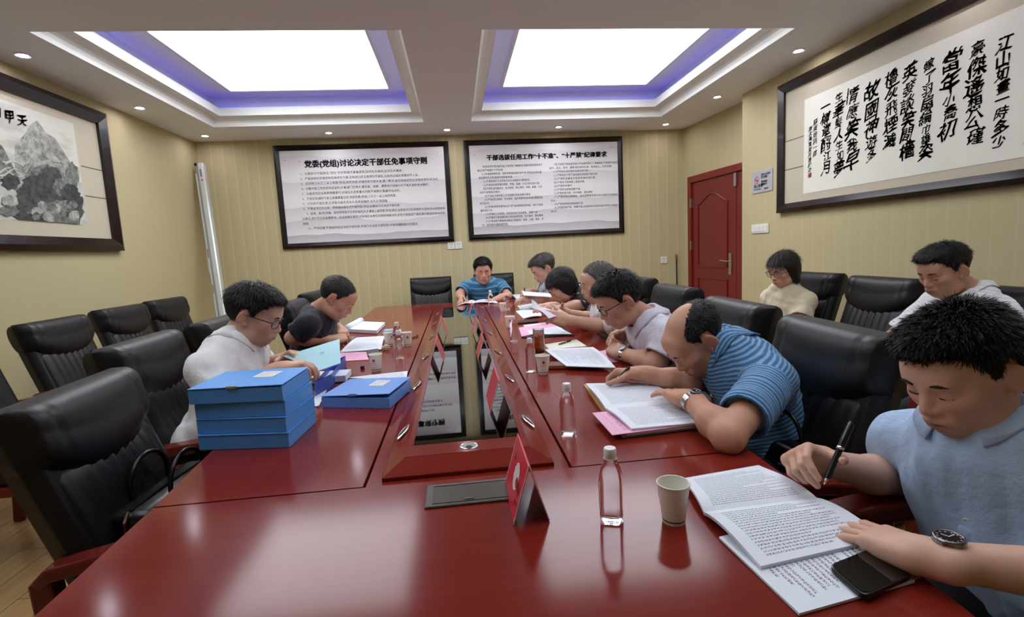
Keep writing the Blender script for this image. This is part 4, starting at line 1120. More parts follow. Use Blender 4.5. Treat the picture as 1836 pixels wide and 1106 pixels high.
def person(label, head, yaw, pitch, roll, joints, pose, clothes, hair, skin, res=.005, size=1., pelvis=None, female=False, glasses=None, watch=None, neck_back=.06, hs=1., jaw=1., brow=True, shoulder_w=.185, belly=1., neck_drop=.165, head_yaw=None):
    """head: world centre; yaw: degrees, 0 = +x; joints: dict L/R -> (elbow, wrist, fingers dir, back dir, thumb dir, pose)"""
    hc = np.array(head, float); a = math.radians(yaw); f0 = np.array([math.cos(a), math.sin(a), 0]); left = np.array([-f0[1], f0[0], 0])
    p = math.radians(pitch); hy = math.radians(yaw if head_yaw is None else head_yaw); h0 = np.array([math.cos(hy), math.sin(hy), 0])
    hf = h0 * math.cos(p) - np.array([0, 0, 1]) * math.sin(p); hu = np.array([0, 0, 1]) * math.cos(p) + h0 * math.sin(p)
    rr = math.radians(roll); hu = hu * math.cos(rr) + left * math.sin(rr)
    M = axes(hf, hu)
    pel = np.array(pelvis, float)
    nb = hc - f0 * neck_back * size - np.array([0, 0, neck_drop * size])          # base of the neck
    if 'nb' in joints: nb = np.array(joints['nb'], float)
    shL = joints.get('shL', nb + left * shoulder_w * size - np.array([0, 0, .050 * size])); shR = joints.get('shR', nb - left * shoulder_w * size - np.array([0, 0, .050 * size]))
    shL = np.array(shL, float); shR = np.array(shR, float)
    root = thing('person', label, 'person', (float(pel[0]), float(pel[1]), 0.))
    ch = nb * .62 + pel * .38 + f0 * .03 * size; be = nb * .30 + pel * .70 + f0 * .035 * size * belly
    axis = unit(nb - pel); TM = axes(np.cross(axis, left) if np.cross(axis, left) @ f0 > 0 else -np.cross(axis, left), axis)
    def torso(S, g, k=.05):
        S.ell(ch + axis * .03, (np.array([.165, .105, .20]) * size + g), TM, k)
        S.ell(be, (np.array([.160, .112 * belly, .17]) * size + g), TM, k)
        S.ell(pel + axis * .03, (np.array([.165, .125, .13]) * size + g), TM, k)
        mid = (shL + shR) / 2
        S.cone(shL, mid - axis * .01, .052 * size + g, .075 * size + g, k); S.cone(shR, mid - axis * .01, .052 * size + g, .075 * size + g, k)
        for sh in (shL, shR): S.cone(nb - axis * .012, sh * .7 + nb * .3 - axis * .004, .050 * size + g * .6, .046 * size + g, .04)
    # ---- the body (skin)
    pts = [hc, shL, shR, pel]
    for q in 'LR': pts += [np.array(joints[q][0]), np.array(joints[q][1]), np.array(joints[q][1]) + unit(joints[q][2]) * .12]
    pts = np.array(pts); lo = pts.min(0) - .17; hi = pts.max(0) + .17
    S = Field(lo, hi, res)
    torso(S, -.018)
    neck_top = hc - M[1] * .022 * hs - M[2] * .062 * hs
    S.cone(neck_top, nb + axis * .0, .052 * size * (.86 if female else 1), .060 * size * (.84 if female else 1), .03)
    ar = .86 if female else 1.; grips = {}
    for q, sh in (('L', shL), ('R', shR)):
        el, wr, fd, bd, td, ps = joints[q]; el = np.array(el, float); wr = np.array(wr, float)
        S.cone(sh, el, .052 * size * ar, .040 * size * ar, .02); S.cone(el, el * .65 + wr * .35, .040 * size * ar, .042 * size * ar, .02)
        S.cone(el * .65 + wr * .35, wr, .042 * size * ar, .026 * size * ar, .02)
        grips[q] = draw_hand(S, wr, fd, bd, td, ps, size * (.92 if female else 1.))
    draw_head(S, hc, M, hs, jaw=jaw, female=female)
    V, F = S.mesh()
    Q = ((V - hc) @ M.T) / hs
    C = np.tile(np.array(lin(skin)), (len(V), 1))
    lipm = np.clip(1.35 - np.sqrt((Q[:, 0] / .024) ** 2 + ((Q[:, 2] + .065) / .0115) ** 2 * 1.), 0, 1) * (Q[:, 1] > .07)
    C = C * (1 - .65 * lipm[:, None]) + np.array(lin((150, 76, 70) if not female else (170, 74, 74))) * .65 * lipm[:, None]
    ck = np.exp(-(((np.abs(Q[:, 0]) - .04) / .025) ** 2 + ((Q[:, 2] + .025) / .025) ** 2)) * (Q[:, 1] > .03)
    nsq = np.exp(-((Q[:, 0] / .014) ** 2 + ((Q[:, 2] + .03) / .014) ** 2)) * (Q[:, 1] > .08)
    C = C * (1 - (.10 * ck + .12 * nsq)[:, None] * np.array([.2, 1, 1.1]))
    ear = (np.abs(Q[:, 0]) > .078) & (np.abs(Q[:, 2]) < .05)
    C[ear] = C[ear] * np.array([1., .92, .90])
    if not female:                                              # shaved beard tone
        bd_ = np.clip(1.2 - np.sqrt((Q[:, 0] / .055) ** 2 + ((Q[:, 2] + .085) / .035) ** 2), 0, 1) * (Q[:, 1] > .02) * .10
        C = C * (1 - bd_[:, None] * np.array([1.2, 1., .8]))
    body = np_mesh('body', V, F, SKIN, root); set_col(body, C)
    # ---- brows, lash lines
    hp = lambda x, y, z: hc + hs * (M[0] * x + M[1] * y + M[2] * z)
    def surf(x, z, y0=.13):
        y = y0
        while y > .02 and S.value(hp(x, y, z)) > 0: y -= .0015
        return y
    for q in (-1, 1):
        if brow:
            pp = [hp(x * q, surf(x * q, z) + .0005, z) for x, z in ((.014, .0195), (.024, .0225), (.036, .0235), (.047, .019))]
            MB().tube([Vector(x) - root.location for x in pp], [.0022, .0036, .0034, .0012], n=6).build('eyebrow', BROW, root, smooth=True)
        pp = [hp(x * q, surf(x * q, z) + .0002, z) for x, z in ((.0175, -.0075), (.024, -.0085), (.031, -.0090), (.039, -.0085), (.045, -.0065))]
        MB().tube([Vector(x) - root.location for x in pp], [.0008, .0014, .0017, .0017, .0009], n=5).build('eyelashes', LASH, root, smooth=True)
    # ---- hair
    hairstyle(root, S, hc, M, hs, hair, res)
    # ---- clothes
    dress(root, clothes, S, torso, hc, M, hs, nb, axis, f0, left, shL, shR, joints, pel, size, res, TM, ar)
    # ---- legs: trousers with shoes
    tm = clothes.get('trousers_mat') or mat('trousers_dark', (30, 31, 38), rough=.8)
    S2 = Field(pel + np.array([-.75, -.75, -pel[2]]), pel + np.array([.75, .75, .16]), .013)
    for sgn in (1, -1):
        hip = pel + left * .085 * sgn * size - np.array([0, 0, .01]); kn = hip + f0 * .40 * size + left * .03 * sgn; kn[2] = .47
        an = kn + f0 * clothes.get('foot', .0) + np.array([0, 0, 0]); an[2] = .09
        S2.cone(hip, kn, .088 * size, .066 * size, .04); S2.cone(kn, an, .066 * size, .052, .03)
    S2.ell(pel, np.array([.175, .135, .125]) * size, TM, .05)
    V2, F2 = S2.mesh(); np_mesh('trousers', V2, F2, tm, root)
    for sgn in (1, -1):
        kn = pel + left * .115 * sgn * size + f0 * (.40 * size + clothes.get('foot', 0.))
        S3 = Field((kn[0] - .25, kn[1] - .25, -.01), (kn[0] + .25, kn[1] + .25, .16), .010)
        S3.cone((*(kn - f0 * .05)[:2], .045), (*(kn + f0 * .14)[:2], .035), .042, .034, .03); S3.cone((*kn[:2], .05), (*kn[:2], .10), .045, .045, .02)
        S3.cut((kn[0], kn[1], .004), (0, 0, -1))
        V3, F3 = S3.mesh(); np_mesh('shoe', V3, F3, mat('shoe_black', (16, 15, 15), rough=.3), root)
    # ---- accessories
    if glasses: make_glasses(root, hp, surf, hs, glasses)
    if watch: make_watch(root, joints[watch[0]], size, watch[1])
    return grips

def hairstyle(root, S, hc, M, hs, hair, res):
    st = hair['style']; th = hair.get('thick', .014)
    P = lambda x, y, z: hc + hs * (M[0] * x + M[1] * y + M[2] * z)
    m = .17 * hs + (.10 if st in ('bob', 'long') else 0)
    H = Field(hc - m, hc + m, min(res, .005))
    H.ell(P(0, -.014, .030), (np.array([.076, .097, .084]) + th) * hs, M, .01)
    if st == 'spiky':
        H.ell(P(0, .010, .085), np.array([.070, .085, .040]) * hs, M, .03)
        H.ell(P(0, .055, .085), np.array([.060, .040, .026]) * hs, M, .02)
    if st in ('side', 'thick'):
        H.ell(P(.01, .030, .088), np.array([.066, .070, .032]) * hs, M, .03)
    if st in ('bob', 'long'):
        for q in (-1, 1):
            H.cone(P(q * .066, -.010, .02), P(q * (.072 if st == 'bob' else .078), -.005, -.06 if st == 'bob' else -.10), .034 * hs, .026 * hs, .03)
        H.ell(P(0, -.055, -.03), np.array([.080, .055, .085 if st == 'bob' else .105]) * hs, M, .04)
        H.ell(P(0, .062, .052), np.array([.062, .036, .036]) * hs, M, .02)
    # hairline: height below which there is no hair, as a function of how far forward
    X, Y, Z = [H.ax[i].reshape([-1 if j == i else 1 for j in range(3)]) for i in range(3)]
    q = [((X - hc[0]) * M[i][0] + (Y - hc[1]) * M[i][1] + (Z - hc[2]) * M[i][2]) / hs for i in range(3)]
    yk = hair.get('line') or ([(-.12, -.12), (.0, -.115), (.028, -.095), (.036, -.04), (.045, .015), (.06, .035), (.12, .04)] if st in ('bob', 'long') else None) or [(-.12, -.075), (-.06, -.068), (-.038, -.045), (-.028, .016), (.0, .024), (.006, .012), (.011, -.020), (.026, -.016), (.032, .018), (.045, .040), (.065, .058), (.12, .064)]
    line = np.interp(q[1], [a for a, b in yk], [b for a, b in yk])
    line = line + .003 * np.sin(q[0] * 300) + .003 * np.sin(q[0] * 170 + 1)
    if hair.get('temple'):                     # receding at the temples
        line = line + hair['temple'] * np.clip((np.abs(q[0]) - .02) / .03, 0, 1) * np.clip((q[1] - .02) / .04, 0, 1)
    edge = q[2] - line                          # distance inside the hairline
    if hair.get('bald'):                        # bare crown: hair only around the sides and the back
        d = (np.sqrt((q[0] / .060) ** 2 + ((q[1] - .045) / .115) ** 2) - 1) * .055
        edge = np.where(q[2] > -.005, np.minimum(edge, d), edge)
    side_t = hair.get('sides', .45)
    tp = th * np.clip(1 - edge / .022, 0, 1) * .9 + th * (1 - side_t) * np.clip(1 - (q[2] - .0) / .05, 0, 1) * (st not in ('bob', 'long'))
    H.D = (H.D + tp * hs).astype(np.float32)
    H.D = np.maximum(H.D, -edge * hs * .8)
    if st in ('bob', 'long'):
        fz = np.where((q[1] > .035) & (q[2] < hair.get('fringe', .03)) & (np.abs(q[0]) < .058), .02, -1.)
        H.D = np.maximum(H.D, fz)
    amp = hair.get('rough', .0014)
    nz = vnoise(q[0] * 230 + q[2] * 40, q[1] * 110, q[2] * 90, hair.get('seed', 1)) - .5
    nz2 = vnoise(q[0] * 90, q[1] * 60, q[2] * 60, hair.get('seed', 1) + 5) - .5
    H.D += (2 * amp * nz + 1.6 * amp * nz2).astype(np.float32)
    if st == 'spiky':
        sp = vnoise(q[0] * 190, q[1] * 170, q[2] * 50, 77) - .35
        H.D -= (.007 * sp * np.clip((q[2] - .05) / .05, 0, 1)).astype(np.float32)
    V, F = H.mesh()
    if not len(V): return
    o = np_mesh('hair', V, F, hair['mat'], root)
    # loose strands grown from the hair surface, part of the same mesh
    rg = np.random.default_rng(hair.get('seed', 1)); n = hair.get('strands', 5000)
    pk = rg.integers(0, len(F), n); w_ = rg.dirichlet((1, 1, 1), n).astype(np.float32)
    a, b, c_ = V[F[pk, 0]], V[F[pk, 1]], V[F[pk, 2]]; pt = a * w_[:, :1] + b * w_[:, 1:2] + c_ * w_[:, 2:]
    nr = np.cross(V[F[pk, 1]] - a, V[F[pk, 2]] - a); nr /= np.linalg.norm(nr, axis=1, keepdims=True) + 1e-9
    lq = ((pt - hc) @ M.T) / hs
    crown = P(0, -.035, .12)
    if st in ('bob', 'long'): fl = np.tile(-M[2], (n, 1)) + .5 * np.where(lq[:, 2:3] > .07, M[1] * np.sign(lq[:, 1:2] + .02), 0)
    else: fl = pt - crown
    fl = fl - nr * np.sum(fl * nr, 1, keepdims=True); fl /= np.linalg.norm(fl, axis=1, keepdims=True) + 1e-9
    ln = hair.get('len', {'spiky': .015, 'short': .011, 'thick': .020, 'side': .022, 'bob': .04, 'long': .045}[st]) * hs
    up_ = {'spiky': .75, 'short': .45, 'thick': .30, 'side': .28, 'bob': .08, 'long': .08}[st]
    upw = np.clip((lq[:, 2:3] - .0) / .06, .25, 1) * up_
    L_ = ln * rg.uniform(.5, 1.15, (n, 1)) * np.clip((lq[:, 2:3] + .03) / .08, .35, 1)
    d = nr * upw + fl * .8 + rg.normal(0, .16, (n, 3)); d /= np.linalg.norm(d, axis=1, keepdims=True)
    sd = np.cross(d, nr); sd /= np.linalg.norm(sd, axis=1, keepdims=True) + 1e-9
    wd = .0011 * hs * rg.uniform(.7, 1.3, (n, 1))
    p0 = pt - nr * .002; p1 = pt + d * L_ * .55; p2 = pt + d * L_ + (fl * .35 - nr * .12) * L_ * .5
    VV = np.stack([p0 - sd * wd, p0 + sd * wd, p1 + sd * wd * .8, p1 - sd * wd * .8, p2 + sd * wd * .2, p2 - sd * wd * .2], 1).reshape(-1, 3)
    ix = np.arange(n)[:, None] * 6; FF = np.concatenate([ix + [0, 1, 2, 3], ix + [3, 2, 4, 5]])
    V_all = np.concatenate([V, VV]); F_all = np.concatenate([F, FF + len(V)])
    d_ = o.data; bpy.data.objects.remove(o); bpy.data.meshes.remove(d_)
    np_mesh('hair', V_all, F_all, hair['mat'], root)

def dress(root, cl, S, torso, hc, M, hs, nb, axis, f0, left, shL, shR, joints, pel, size, res, TM, ar):
    g = cl.get('ease', .010)
    lo = np.minimum.reduce([shL, shR, pel]) - .30; hi = np.maximum.reduce([shL, shR, nb]) + .22
    for q in 'LR':
        lo = np.minimum(lo, np.array(joints[q][0]) - .1); hi = np.maximum(hi, np.array(joints[q][0]) + .1)
    T = Field(lo, hi, max(res * 1.1, .0048))
    torso(T, g)
    sl = cl.get('sleeve', .62)
    ends = {}
    for q, sh in (('L', shL), ('R', shR)):
        el = np.array(joints[q][0], float); e = sh + (el - sh) * sl; ends[q] = e
        fl = cl.get('flare', .022)
    T.ripple(cl.get('fold', .006), 38, cl.get('seed', 3), (1, 1, .6)); 
    if cl.get('fold2', 1): T.ripple(.0022, 85, cl.get('seed', 3) + 9, (1, 1, .35))
    fl = cl.get('flare', .022)
    for q, sh in (('L', shL), ('R', shR)):
        T.sleeve(sh, ends[q], (.060 + g * .6) * size * ar, (.042 + fl) * size * ar, (.040 + fl * .7) * size * ar)
    # hem and neckline
    T.cut(pel - axis * .03, -axis, .004)
    nt = hc - M[1] * .022 * hs - M[2] * .062 * hs
    nr = cl.get('neck_r', .064) * size
    T.cone(nb - axis * .015 + f0 * .006, nt + (nt - nb) * .6, nr, nr * .98, .006, 's')
    if cl.get('vneck'):
        T.cone(nb - axis * .02 + f0 * .05, nb - axis * cl['vneck'] + f0 * .10, .045, .012, .01, 's')
    V, F = T.mesh()
    # stripe coordinate: along the body, along the arm on the sleeves
    s = (V - pel) @ axis
    for q, sh in (('L', shL), ('R', shR)):
        el = np.array(joints[q][0], float); d = el - sh; t = ((V - sh) @ d) / (d @ d); dist = np.linalg.norm(V - sh - t[:, None] * d, axis=1)
        on = (t > .12) & (dist < .10) & (np.abs((V - nb) @ left) > .15 * size)
        s = np.where(on, 3. + t * np.linalg.norm(d), s)
    sh_o = np_mesh(cl.get('name', 'shirt'), V, F, cl['mat'], root); set_scalar(sh_o, 'along', s)
    nu = unit(unit(nt - nb) * .45 + axis * .55)
    if cl.get('collar'):
        # folded collar around the neck, open at the front
        rt = nr - .003; L_ = []; K = 36; gap = cl.get('gap', 26)
        A = unit(f0 - nu * (f0 @ nu)); B = np.cross(nu, A)
        VV = []; rows = 6
        base = nb + f0 * .006
        def drop_to(dr, r):
            h = .13
            while h > -.10 and T.value(base + dr * r + nu * h) > 0: h -= .003
            return h
        H1 = []; H2 = []; DR = []; R2 = []
        for i in range(K + 1):
            ph = math.radians(gap + (360 - 2 * gap) * i / K); fr = (math.cos(ph) + 1) / 2; dr = A * math.cos(ph) + B * math.sin(ph)
            r2 = rt + .034 + .030 * fr ** 1.5; H1.append(drop_to(dr, rt + .014)); H2.append(drop_to(dr, r2)); DR.append(dr); R2.append((r2, fr))
        sm = lambda a: [(a[max(i - 1, 0)] + 2 * a[i] + a[min(i + 1, K)]) / 4 for i in range(K + 1)]
        H1 = sm(sm(H1)); H2 = sm(H2)
        for lay in (0, 1):
            for j in range(rows):
                for i in range(K + 1):
                    r2, fr = R2[i]; h1 = max(H1[i], -.03); h2 = min(max(H2[i], h1 - .045), h1 + .01); st_ = .021 - .009 * fr; e = .0024 * lay
                    r_, h_ = ((rt - .001, h1 - .012), (rt + .002, h1 + st_ * .6), (rt + .006, h1 + st_), (rt + .013, h1 + st_ - .002), ((rt + r2) / 2 + .006, (h1 + h2) / 2 + .005), (r2, h2 + .0035))[j]
                    VV.append(base + DR[i] * (r_ + (e if j > 2 else -e * .2)) + nu * (h_ + e))
        n1 = rows * (K + 1); FF = []
        for j in range(rows - 1):
            for i in range(K):
                a = j * (K + 1) + i; q4 = (a, a + 1, a + K + 2, a + K + 1); FF.append(q4[::-1]); FF.append(tuple(n1 + x for x in q4))
        rim = list(range(K + 1)) + [j * (K + 1) + K for j in range(1, rows)] + [(rows - 1) * (K + 1) + i for i in range(K - 1, -1, -1)] + [j * (K + 1) for j in range(rows - 2, 0, -1)]
        for x in range(len(rim)):
            a, b = rim[x], rim[(x + 1) % len(rim)]; FF.append((a, b, n1 + b, n1 + a))
        o = mesh_obj('collar', [Vector(v) - root.location for v in VV], FF, cl.get('collar_mat', cl['mat']), root, smooth=True, local=True)
        set_scalar(o, 'along', np.array([(np.array(v) - pel) @ left for v in VV]))
    if cl.get('buttons'):
        bm_ = cl.get('button_mat') or mat('button_white', (225, 228, 232), rough=.25)
        for t in cl['buttons']:
            p0 = nb + (pel - nb) * t
            d = .02
            for st in range(160):
                d += .002
                if T.value(p0 + TM[1] * d) > 0: break
            c_ = Vector(p0 + TM[1] * (d + .0005)) - root.location
            nrm = Vector(TM[1]); a = nrm.orthogonal().normalized(); b = nrm.cross(a)
            vv = []; K = 14
            for r_, h in ((.0060, 0), (.0060, .002), (.0045, .0026), (.0038, .0018)):
                vv += [c_ + (a * math.cos(2 * math.pi * i / K) + b * math.sin(2 * math.pi * i / K)) * r_ + nrm * h for i in range(K)]
            MB().add([tuple(x) for x in vv], [(j * K + i, j * K + (i + 1) % K, (j + 1) * K + (i + 1) % K, (j + 1) * K + i) for j in range(3) for i in range(K)] + [tuple(3 * K + i for i in range(K))]).build('button', bm_, root, smooth=True)
    if cl.get('placket'):
        pts = []
        for t in np.linspace(.10, .95, 26):
            p0 = nb + (pel - nb) * t; d = .0
            for st in range(160):
                d += .002
                if T.value(p0 + TM[1] * d) > 0: break
            pts.append((p0 + TM[1] * (d - .0015)))
        pts = [pts[0]] + [(pts[i - 1] + pts[i] + pts[i + 1]) / 3 for i in range(1, len(pts) - 1)] + [pts[-1]]
        vv = []; wd = .016
        for p_ in pts:
            for x, h in ((-wd, 0), (-wd * .9, .003), (wd * .9, .003), (wd, 0)): vv.append(Vector(p_ + TM[0] * x + TM[1] * h) - root.location)
        mesh_obj('placket', vv, [(4 * i + j, 4 * i + j + 1, 4 * i + j + 5, 4 * i + j + 4) for i in range(len(pts) - 1) for j in range(3)], cl['mat'], root, smooth=True, local=True)

GLASS_CLEAR = mat('lens_glass', (250, 252, 255), rough=.02, trans=1., ior=1.1, alpha=.16)
def make_glasses(root, hp, surf, hs, rgb):
    fm_ = mat('glasses_%d' % rgb[0], rgb, rough=.25)
    g = thing('glasses', None, None); g.parent = root; g.name = 'glasses'
    lp = lambda x, y, z: Vector(hp(x, y, z)) - root.location
    for q in (-1, 1):
        ring = []
        for i in range(24):
            t = 2 * math.pi * i / 24; cx, sx = math.cos(t), math.sin(t); kk = 1 / (abs(cx) ** 3 + abs(sx) ** 3) ** (1 / 3)
            ring.append(lp(q * .033 + .026 * cx * kk, .106 - .012 * ((q * .033 + .026 * cx) / .06) ** 2, -.004 + .018 * sx * kk))
        MB().tube(ring + [ring[0]], [.0016] * 25, n=6).build('rim', fm_, g, smooth=True)
        MB().add([tuple(x) for x in ring], [tuple(range(24))]).build('lens', GLASS_CLEAR, g)
        MB().tube([lp(q * .060, .098, .004), lp(q * .078, .085, .006), lp(q * .082, .03, .006), lp(q * .081, -.005, .004), lp(q * .080, -.03, -.014)], [.002, .0024, .002, .002, .0016], n=6).build('temple_arm', fm_, g, smooth=True)
    MB().tube([lp(-.008, .108, .002), lp(0, .112, .005), lp(.008, .108, .002)], .0016, n=6).build('bridge', fm_, g, smooth=True)

def make_watch(root, jt, size, style):
    el, wr, fd, bd, td, ps = jt; el = np.array(el, float); wr = np.array(wr, float); d = unit(wr - el); b = np.array(bd, float); b = unit(b - d * (b @ d)); t = np.cross(d, b)
    c_ = wr - d * .022; r = .034 * size
    band = mat('watch_band_%s' % style, (24, 24, 25) if style == 'black' else (196, 196, 198), rough=.35 if style == 'black' else .22, metal=0. if style == 'black' else 1.)
    dial = mat('watch_dial_%s' % style, (30, 32, 36) if style != 'white' else (225, 225, 225), rough=.2)
    lw = .011 if style != 'black' else .0125
    w_ = thing('wrist_watch', None, None); w_.parent = root
    K = 32; vv = []
    for x, rr in ((-lw, r - .002), (-lw, r + .002), (lw, r + .002), (lw, r - .002)):
        for i in range(K):
            a = 2 * math.pi * i / K; vv.append(Vector(c_ + d * x + (b * math.cos(a) * .92 + t * math.sin(a)) * rr) - root.location)
    MB().add([tuple(x) for x in vv], [(j * K + i, j * K + (i + 1) % K, ((j + 1) % 4) * K + (i + 1) % K, ((j + 1) % 4) * K + i) for j in range(4) for i in range(K)]).build('strap', band, w_, smooth=False)
    R_ = .021 if style == 'black' else .016
    c2 = c_ + b * (r * .92 + .001)
    prof = [(R_, -.004), (R_ * 1.02, .004), (R_ * .95, .0075), (R_ * .82, .008), (R_ * .80, .006)]
    vv = [];
    for rr, h in prof: vv += [Vector(c2 + (d * math.cos(2 * math.pi * i / K) + t * math.sin(2 * math.pi * i / K)) * rr + b * h) - root.location for i in range(K)]
    MB().add([tuple(x) for x in vv], [(j * K + i, j * K + (i + 1) % K, (j + 1) * K + (i + 1) % K, (j + 1) * K + i) for j in range(len(prof) - 1) for i in range(K)]).build('case', mat('watch_case', (150, 150, 152), rough=.22, metal=1.), w_, smooth=True)
    MB().add([tuple(x) for x in vv[-K:]], [tuple(range(K))]).build('dial', dial, w_)
    for a, ln in ((.6, .6), (2.4, .8)):
        e = d * math.cos(a) + t * math.sin(a); n_ = d * -math.sin(a) + t * math.cos(a)
        q4 = [c2 + b * .0065 + n_ * x * .0007 + e * y * R_ * ln * .8 for x, y in ((-1, 0), (1, 0), (1, 1), (-1, 1))]
        MB().add([tuple(Vector(x) - root.location) for x in q4], [(0, 1, 2, 3)]).build('hand', mat('watch_hand', (230, 230, 230), rough=.3), w_)
    for i in range(12):
        a = math.pi / 6 * i; e = d * math.cos(a) + t * math.sin(a); n_ = d * -math.sin(a) + t * math.cos(a)
        q4 = [c2 + b * .0064 + n_ * x * .0006 + e * R_ * y for x, y in ((-1, .62), (1, .62), (1, .76), (-1, .76))]
        MB().add([tuple(Vector(x) - root.location) for x in q4], [(0, 1, 2, 3)]).build('hour_mark', mat('watch_hand', (230, 230, 230), rough=.3), w_)
# ------------------------------------------------------------------ fabrics and the people themselves
def fabric(name, rgb, stripe=None, period=.02, duty=.5, rough=.8, soft=.0, fine=0., spots=None, bump=.28):
    m = mat(name, rgb, rough=rough, sheen=.15)
    b = m.node_tree.nodes['Principled BSDF']
    tc = N(m, 'ShaderNodeTexCoord'); col = lin(rgb)
    if stripe:
        at = N(m, 'ShaderNodeAttribute'); at.attribute_name = 'along'
        fr = math_node(m, 'FRACT', math_node(m, 'DIVIDE', at.outputs['Fac'], period))
        tri = math_node(m, 'ABSOLUTE', math_node(m, 'SUBTRACT', fr, .5))
        rp = N(m, 'ShaderNodeMapRange'); rp.inputs['From Min'].default_value = duty / 2 - .06; rp.inputs['From Max'].default_value = duty / 2 + .06
        L(m, tri, rp.inputs['Value'])
        col = mixrgb(m, rp.outputs[0], lin(stripe), lin(rgb))
    if spots:
        vo = N(m, 'ShaderNodeTexNoise'); vo.inputs['Scale'].default_value = spots[1]; vo.inputs['Detail'].default_value = 2; vo.inputs['Distortion'].default_value = spots[3] if len(spots) > 3 else 0
        L(m, tc.outputs['Object'], vo.inputs['Vector'])
        th = math_node(m, 'GREATER_THAN', vo.outputs['Fac'], spots[2])
        col = mixrgb(m, th, col, lin(spots[0]))
    if not isinstance(col, tuple): L(m, col, b.inputs['Base Color'])
    n = N(m, 'ShaderNodeTexNoise'); n.inputs['Scale'].default_value = 28; n.inputs['Detail'].default_value = 4; L(m, tc.outputs['Object'], n.inputs['Vector'])
    bp = N(m, 'ShaderNodeBump'); bp.inputs['Strength'].default_value = bump; bp.inputs['Distance'].default_value = .02; L(m, n.outputs['Fac'], bp.inputs['Height']); L(m, bp.outputs[0], b.inputs['Normal'])
    return m
A_ = np.array
UPV = (0, 0, 1)
def hd(wr, tip): return unit(A_(tip) - A_(wr))
T1 = (206, 152, 122); T2 = (196, 140, 110); T3 = (212, 160, 130); TF = (226, 184, 160)

# 1 the man in light blue, nearest at the right
wL = onz(1668, 1000, .795); tL = onz(1500, 938, .772); wR = ony(1468, 826, .985); tR = ony(1396, 806, .93)
P1 = person('man in a light blue short sleeved shirt writing at the near right', ony(1730, 662, .86), 191, 24, -3,
            dict(nb=ony(1796, 806, .86), L=((.985, .50, .80), wL, hd(wL, tL), UPV, (.3, 1, 0), 'flat'), R=(ony(1612, 862, 1.06), wR, hd(wR, tR), (.1, .75, .6), (-.2, -.6, .75), 'pen')),
            None, dict(mat=fabric('light_blue_cotton', (168, 194, 226), (176, 202, 234), .004, .5), sleeve=.66, collar=True, gap=24, buttons=(.30, .56), placket=True, seed=5, fold=.007, ease=.012),
            dict(style='spiky', mat=HAIR_BLACK, thick=.011, seed=3, temple=.008, strands=14000), (214, 172, 150), res=.0037, pelvis=(1.13, .80, .575), watch=('L', 'black'), neck_back=.05, jaw=1.06, head_yaw=184)
# 2 the balding man in the striped polo
wL = onz(1238, 716, .832); tL = onz(1184, 698, .822); wR = onz(1150, 670, .825); tR = onz(1094, 668, .818)
P2 = person('balding man in a blue striped polo shirt writing in a booklet', ony(1247, 606, 1.60), 180, 46, 0,
            dict(nb=ony(1322, 632, 1.58), L=(onz(1306, 783, .795), wL, hd(wL, tL), (.1, -.15, 1), (0, 1, 0), 'flat'), R=(onz(1240, 688, .80), wR, hd(wR, tR), (.0, .4, .8), (-.3, -1, .3), 'pen')),
            None, dict(mat=fabric('blue_stripe_polo', (52, 104, 156), (126, 172, 208), .0125, .46), sleeve=.70, collar=True, gap=24, buttons=(.2,), seed=8, ease=.014, flare=.028, trousers_mat=mat('trousers_navy', (34, 38, 52), rough=.8)),
            dict(style='short', mat=HAIR_BLACK, thick=.010, bald=True, seed=5, rough=.0015), (202, 154, 128), res=.0045, pelvis=(1.10, 1.52, .575), watch=('L', 'steel'))
# 3 the man with glasses and clasped hands
wL = onz(1116, 634, .80); wR = ony(1112, 600, 2.40)
P3 = person('man with glasses in a pale lilac shirt with clasped hands', ony(1112, 537, 2.20), 180, 27, 0,
            dict(nb=ony(1170, 578, 2.2), L=(onz(1176, 652, .795), wL, hd(wL, onz(1080, 612, .83)), (-.3, -.5, .8), (0, .4, .9), 'clasp'), R=((.86, 2.56, .80), wR, hd(wR, ony(1078, 615, 2.3)), (-.3, .7, .5), (0, -.3, .9), 'clasp')),
            None, dict(mat=fabric('lilac_cotton', (206, 202, 218), (214, 211, 226), .005, .5), sleeve=.72, collar=True, gap=24, seed=12, flare=.030, ease=.014),
            dict(style='spiky', mat=HAIR_BLACK, thick=.010, seed=9), (200, 152, 128), res=.0050, pelvis=(1.14, 2.2, .575), glasses=(22, 22, 24), watch=('L', 'white'))
# 4 grey haired man in a white polo holding papers
wL = ony(1016, 573, 2.82); tL = ony(985, 566, 2.82); wR = ony(1008, 560, 3.08); tR = ony(980, 562, 3.0)
P4 = person('grey haired man in a white polo shirt holding up papers', ony(1073, 506, 2.95), 180, 14, 0,
            dict(L=(ony(1096, 588, 2.86), wL, hd(wL, tL), (0, -.8, .4), (0, .4, .9), 'hold'), R=(ony(1075, 575, 3.25), wR, hd(wR, tR), (0, .9, .3), (0, -.2, .9), 'hold')),
            None, dict(mat=fabric('white_pique', (228, 230, 232)), sleeve=.66, collar=True, gap=26, seed=15, flare=.03), dict(style='short', mat=HAIR_GREY, thick=.010, seed=4, temple=.02), (208, 164, 140), res=.0058, pelvis=(1.16, 3.0, .575))
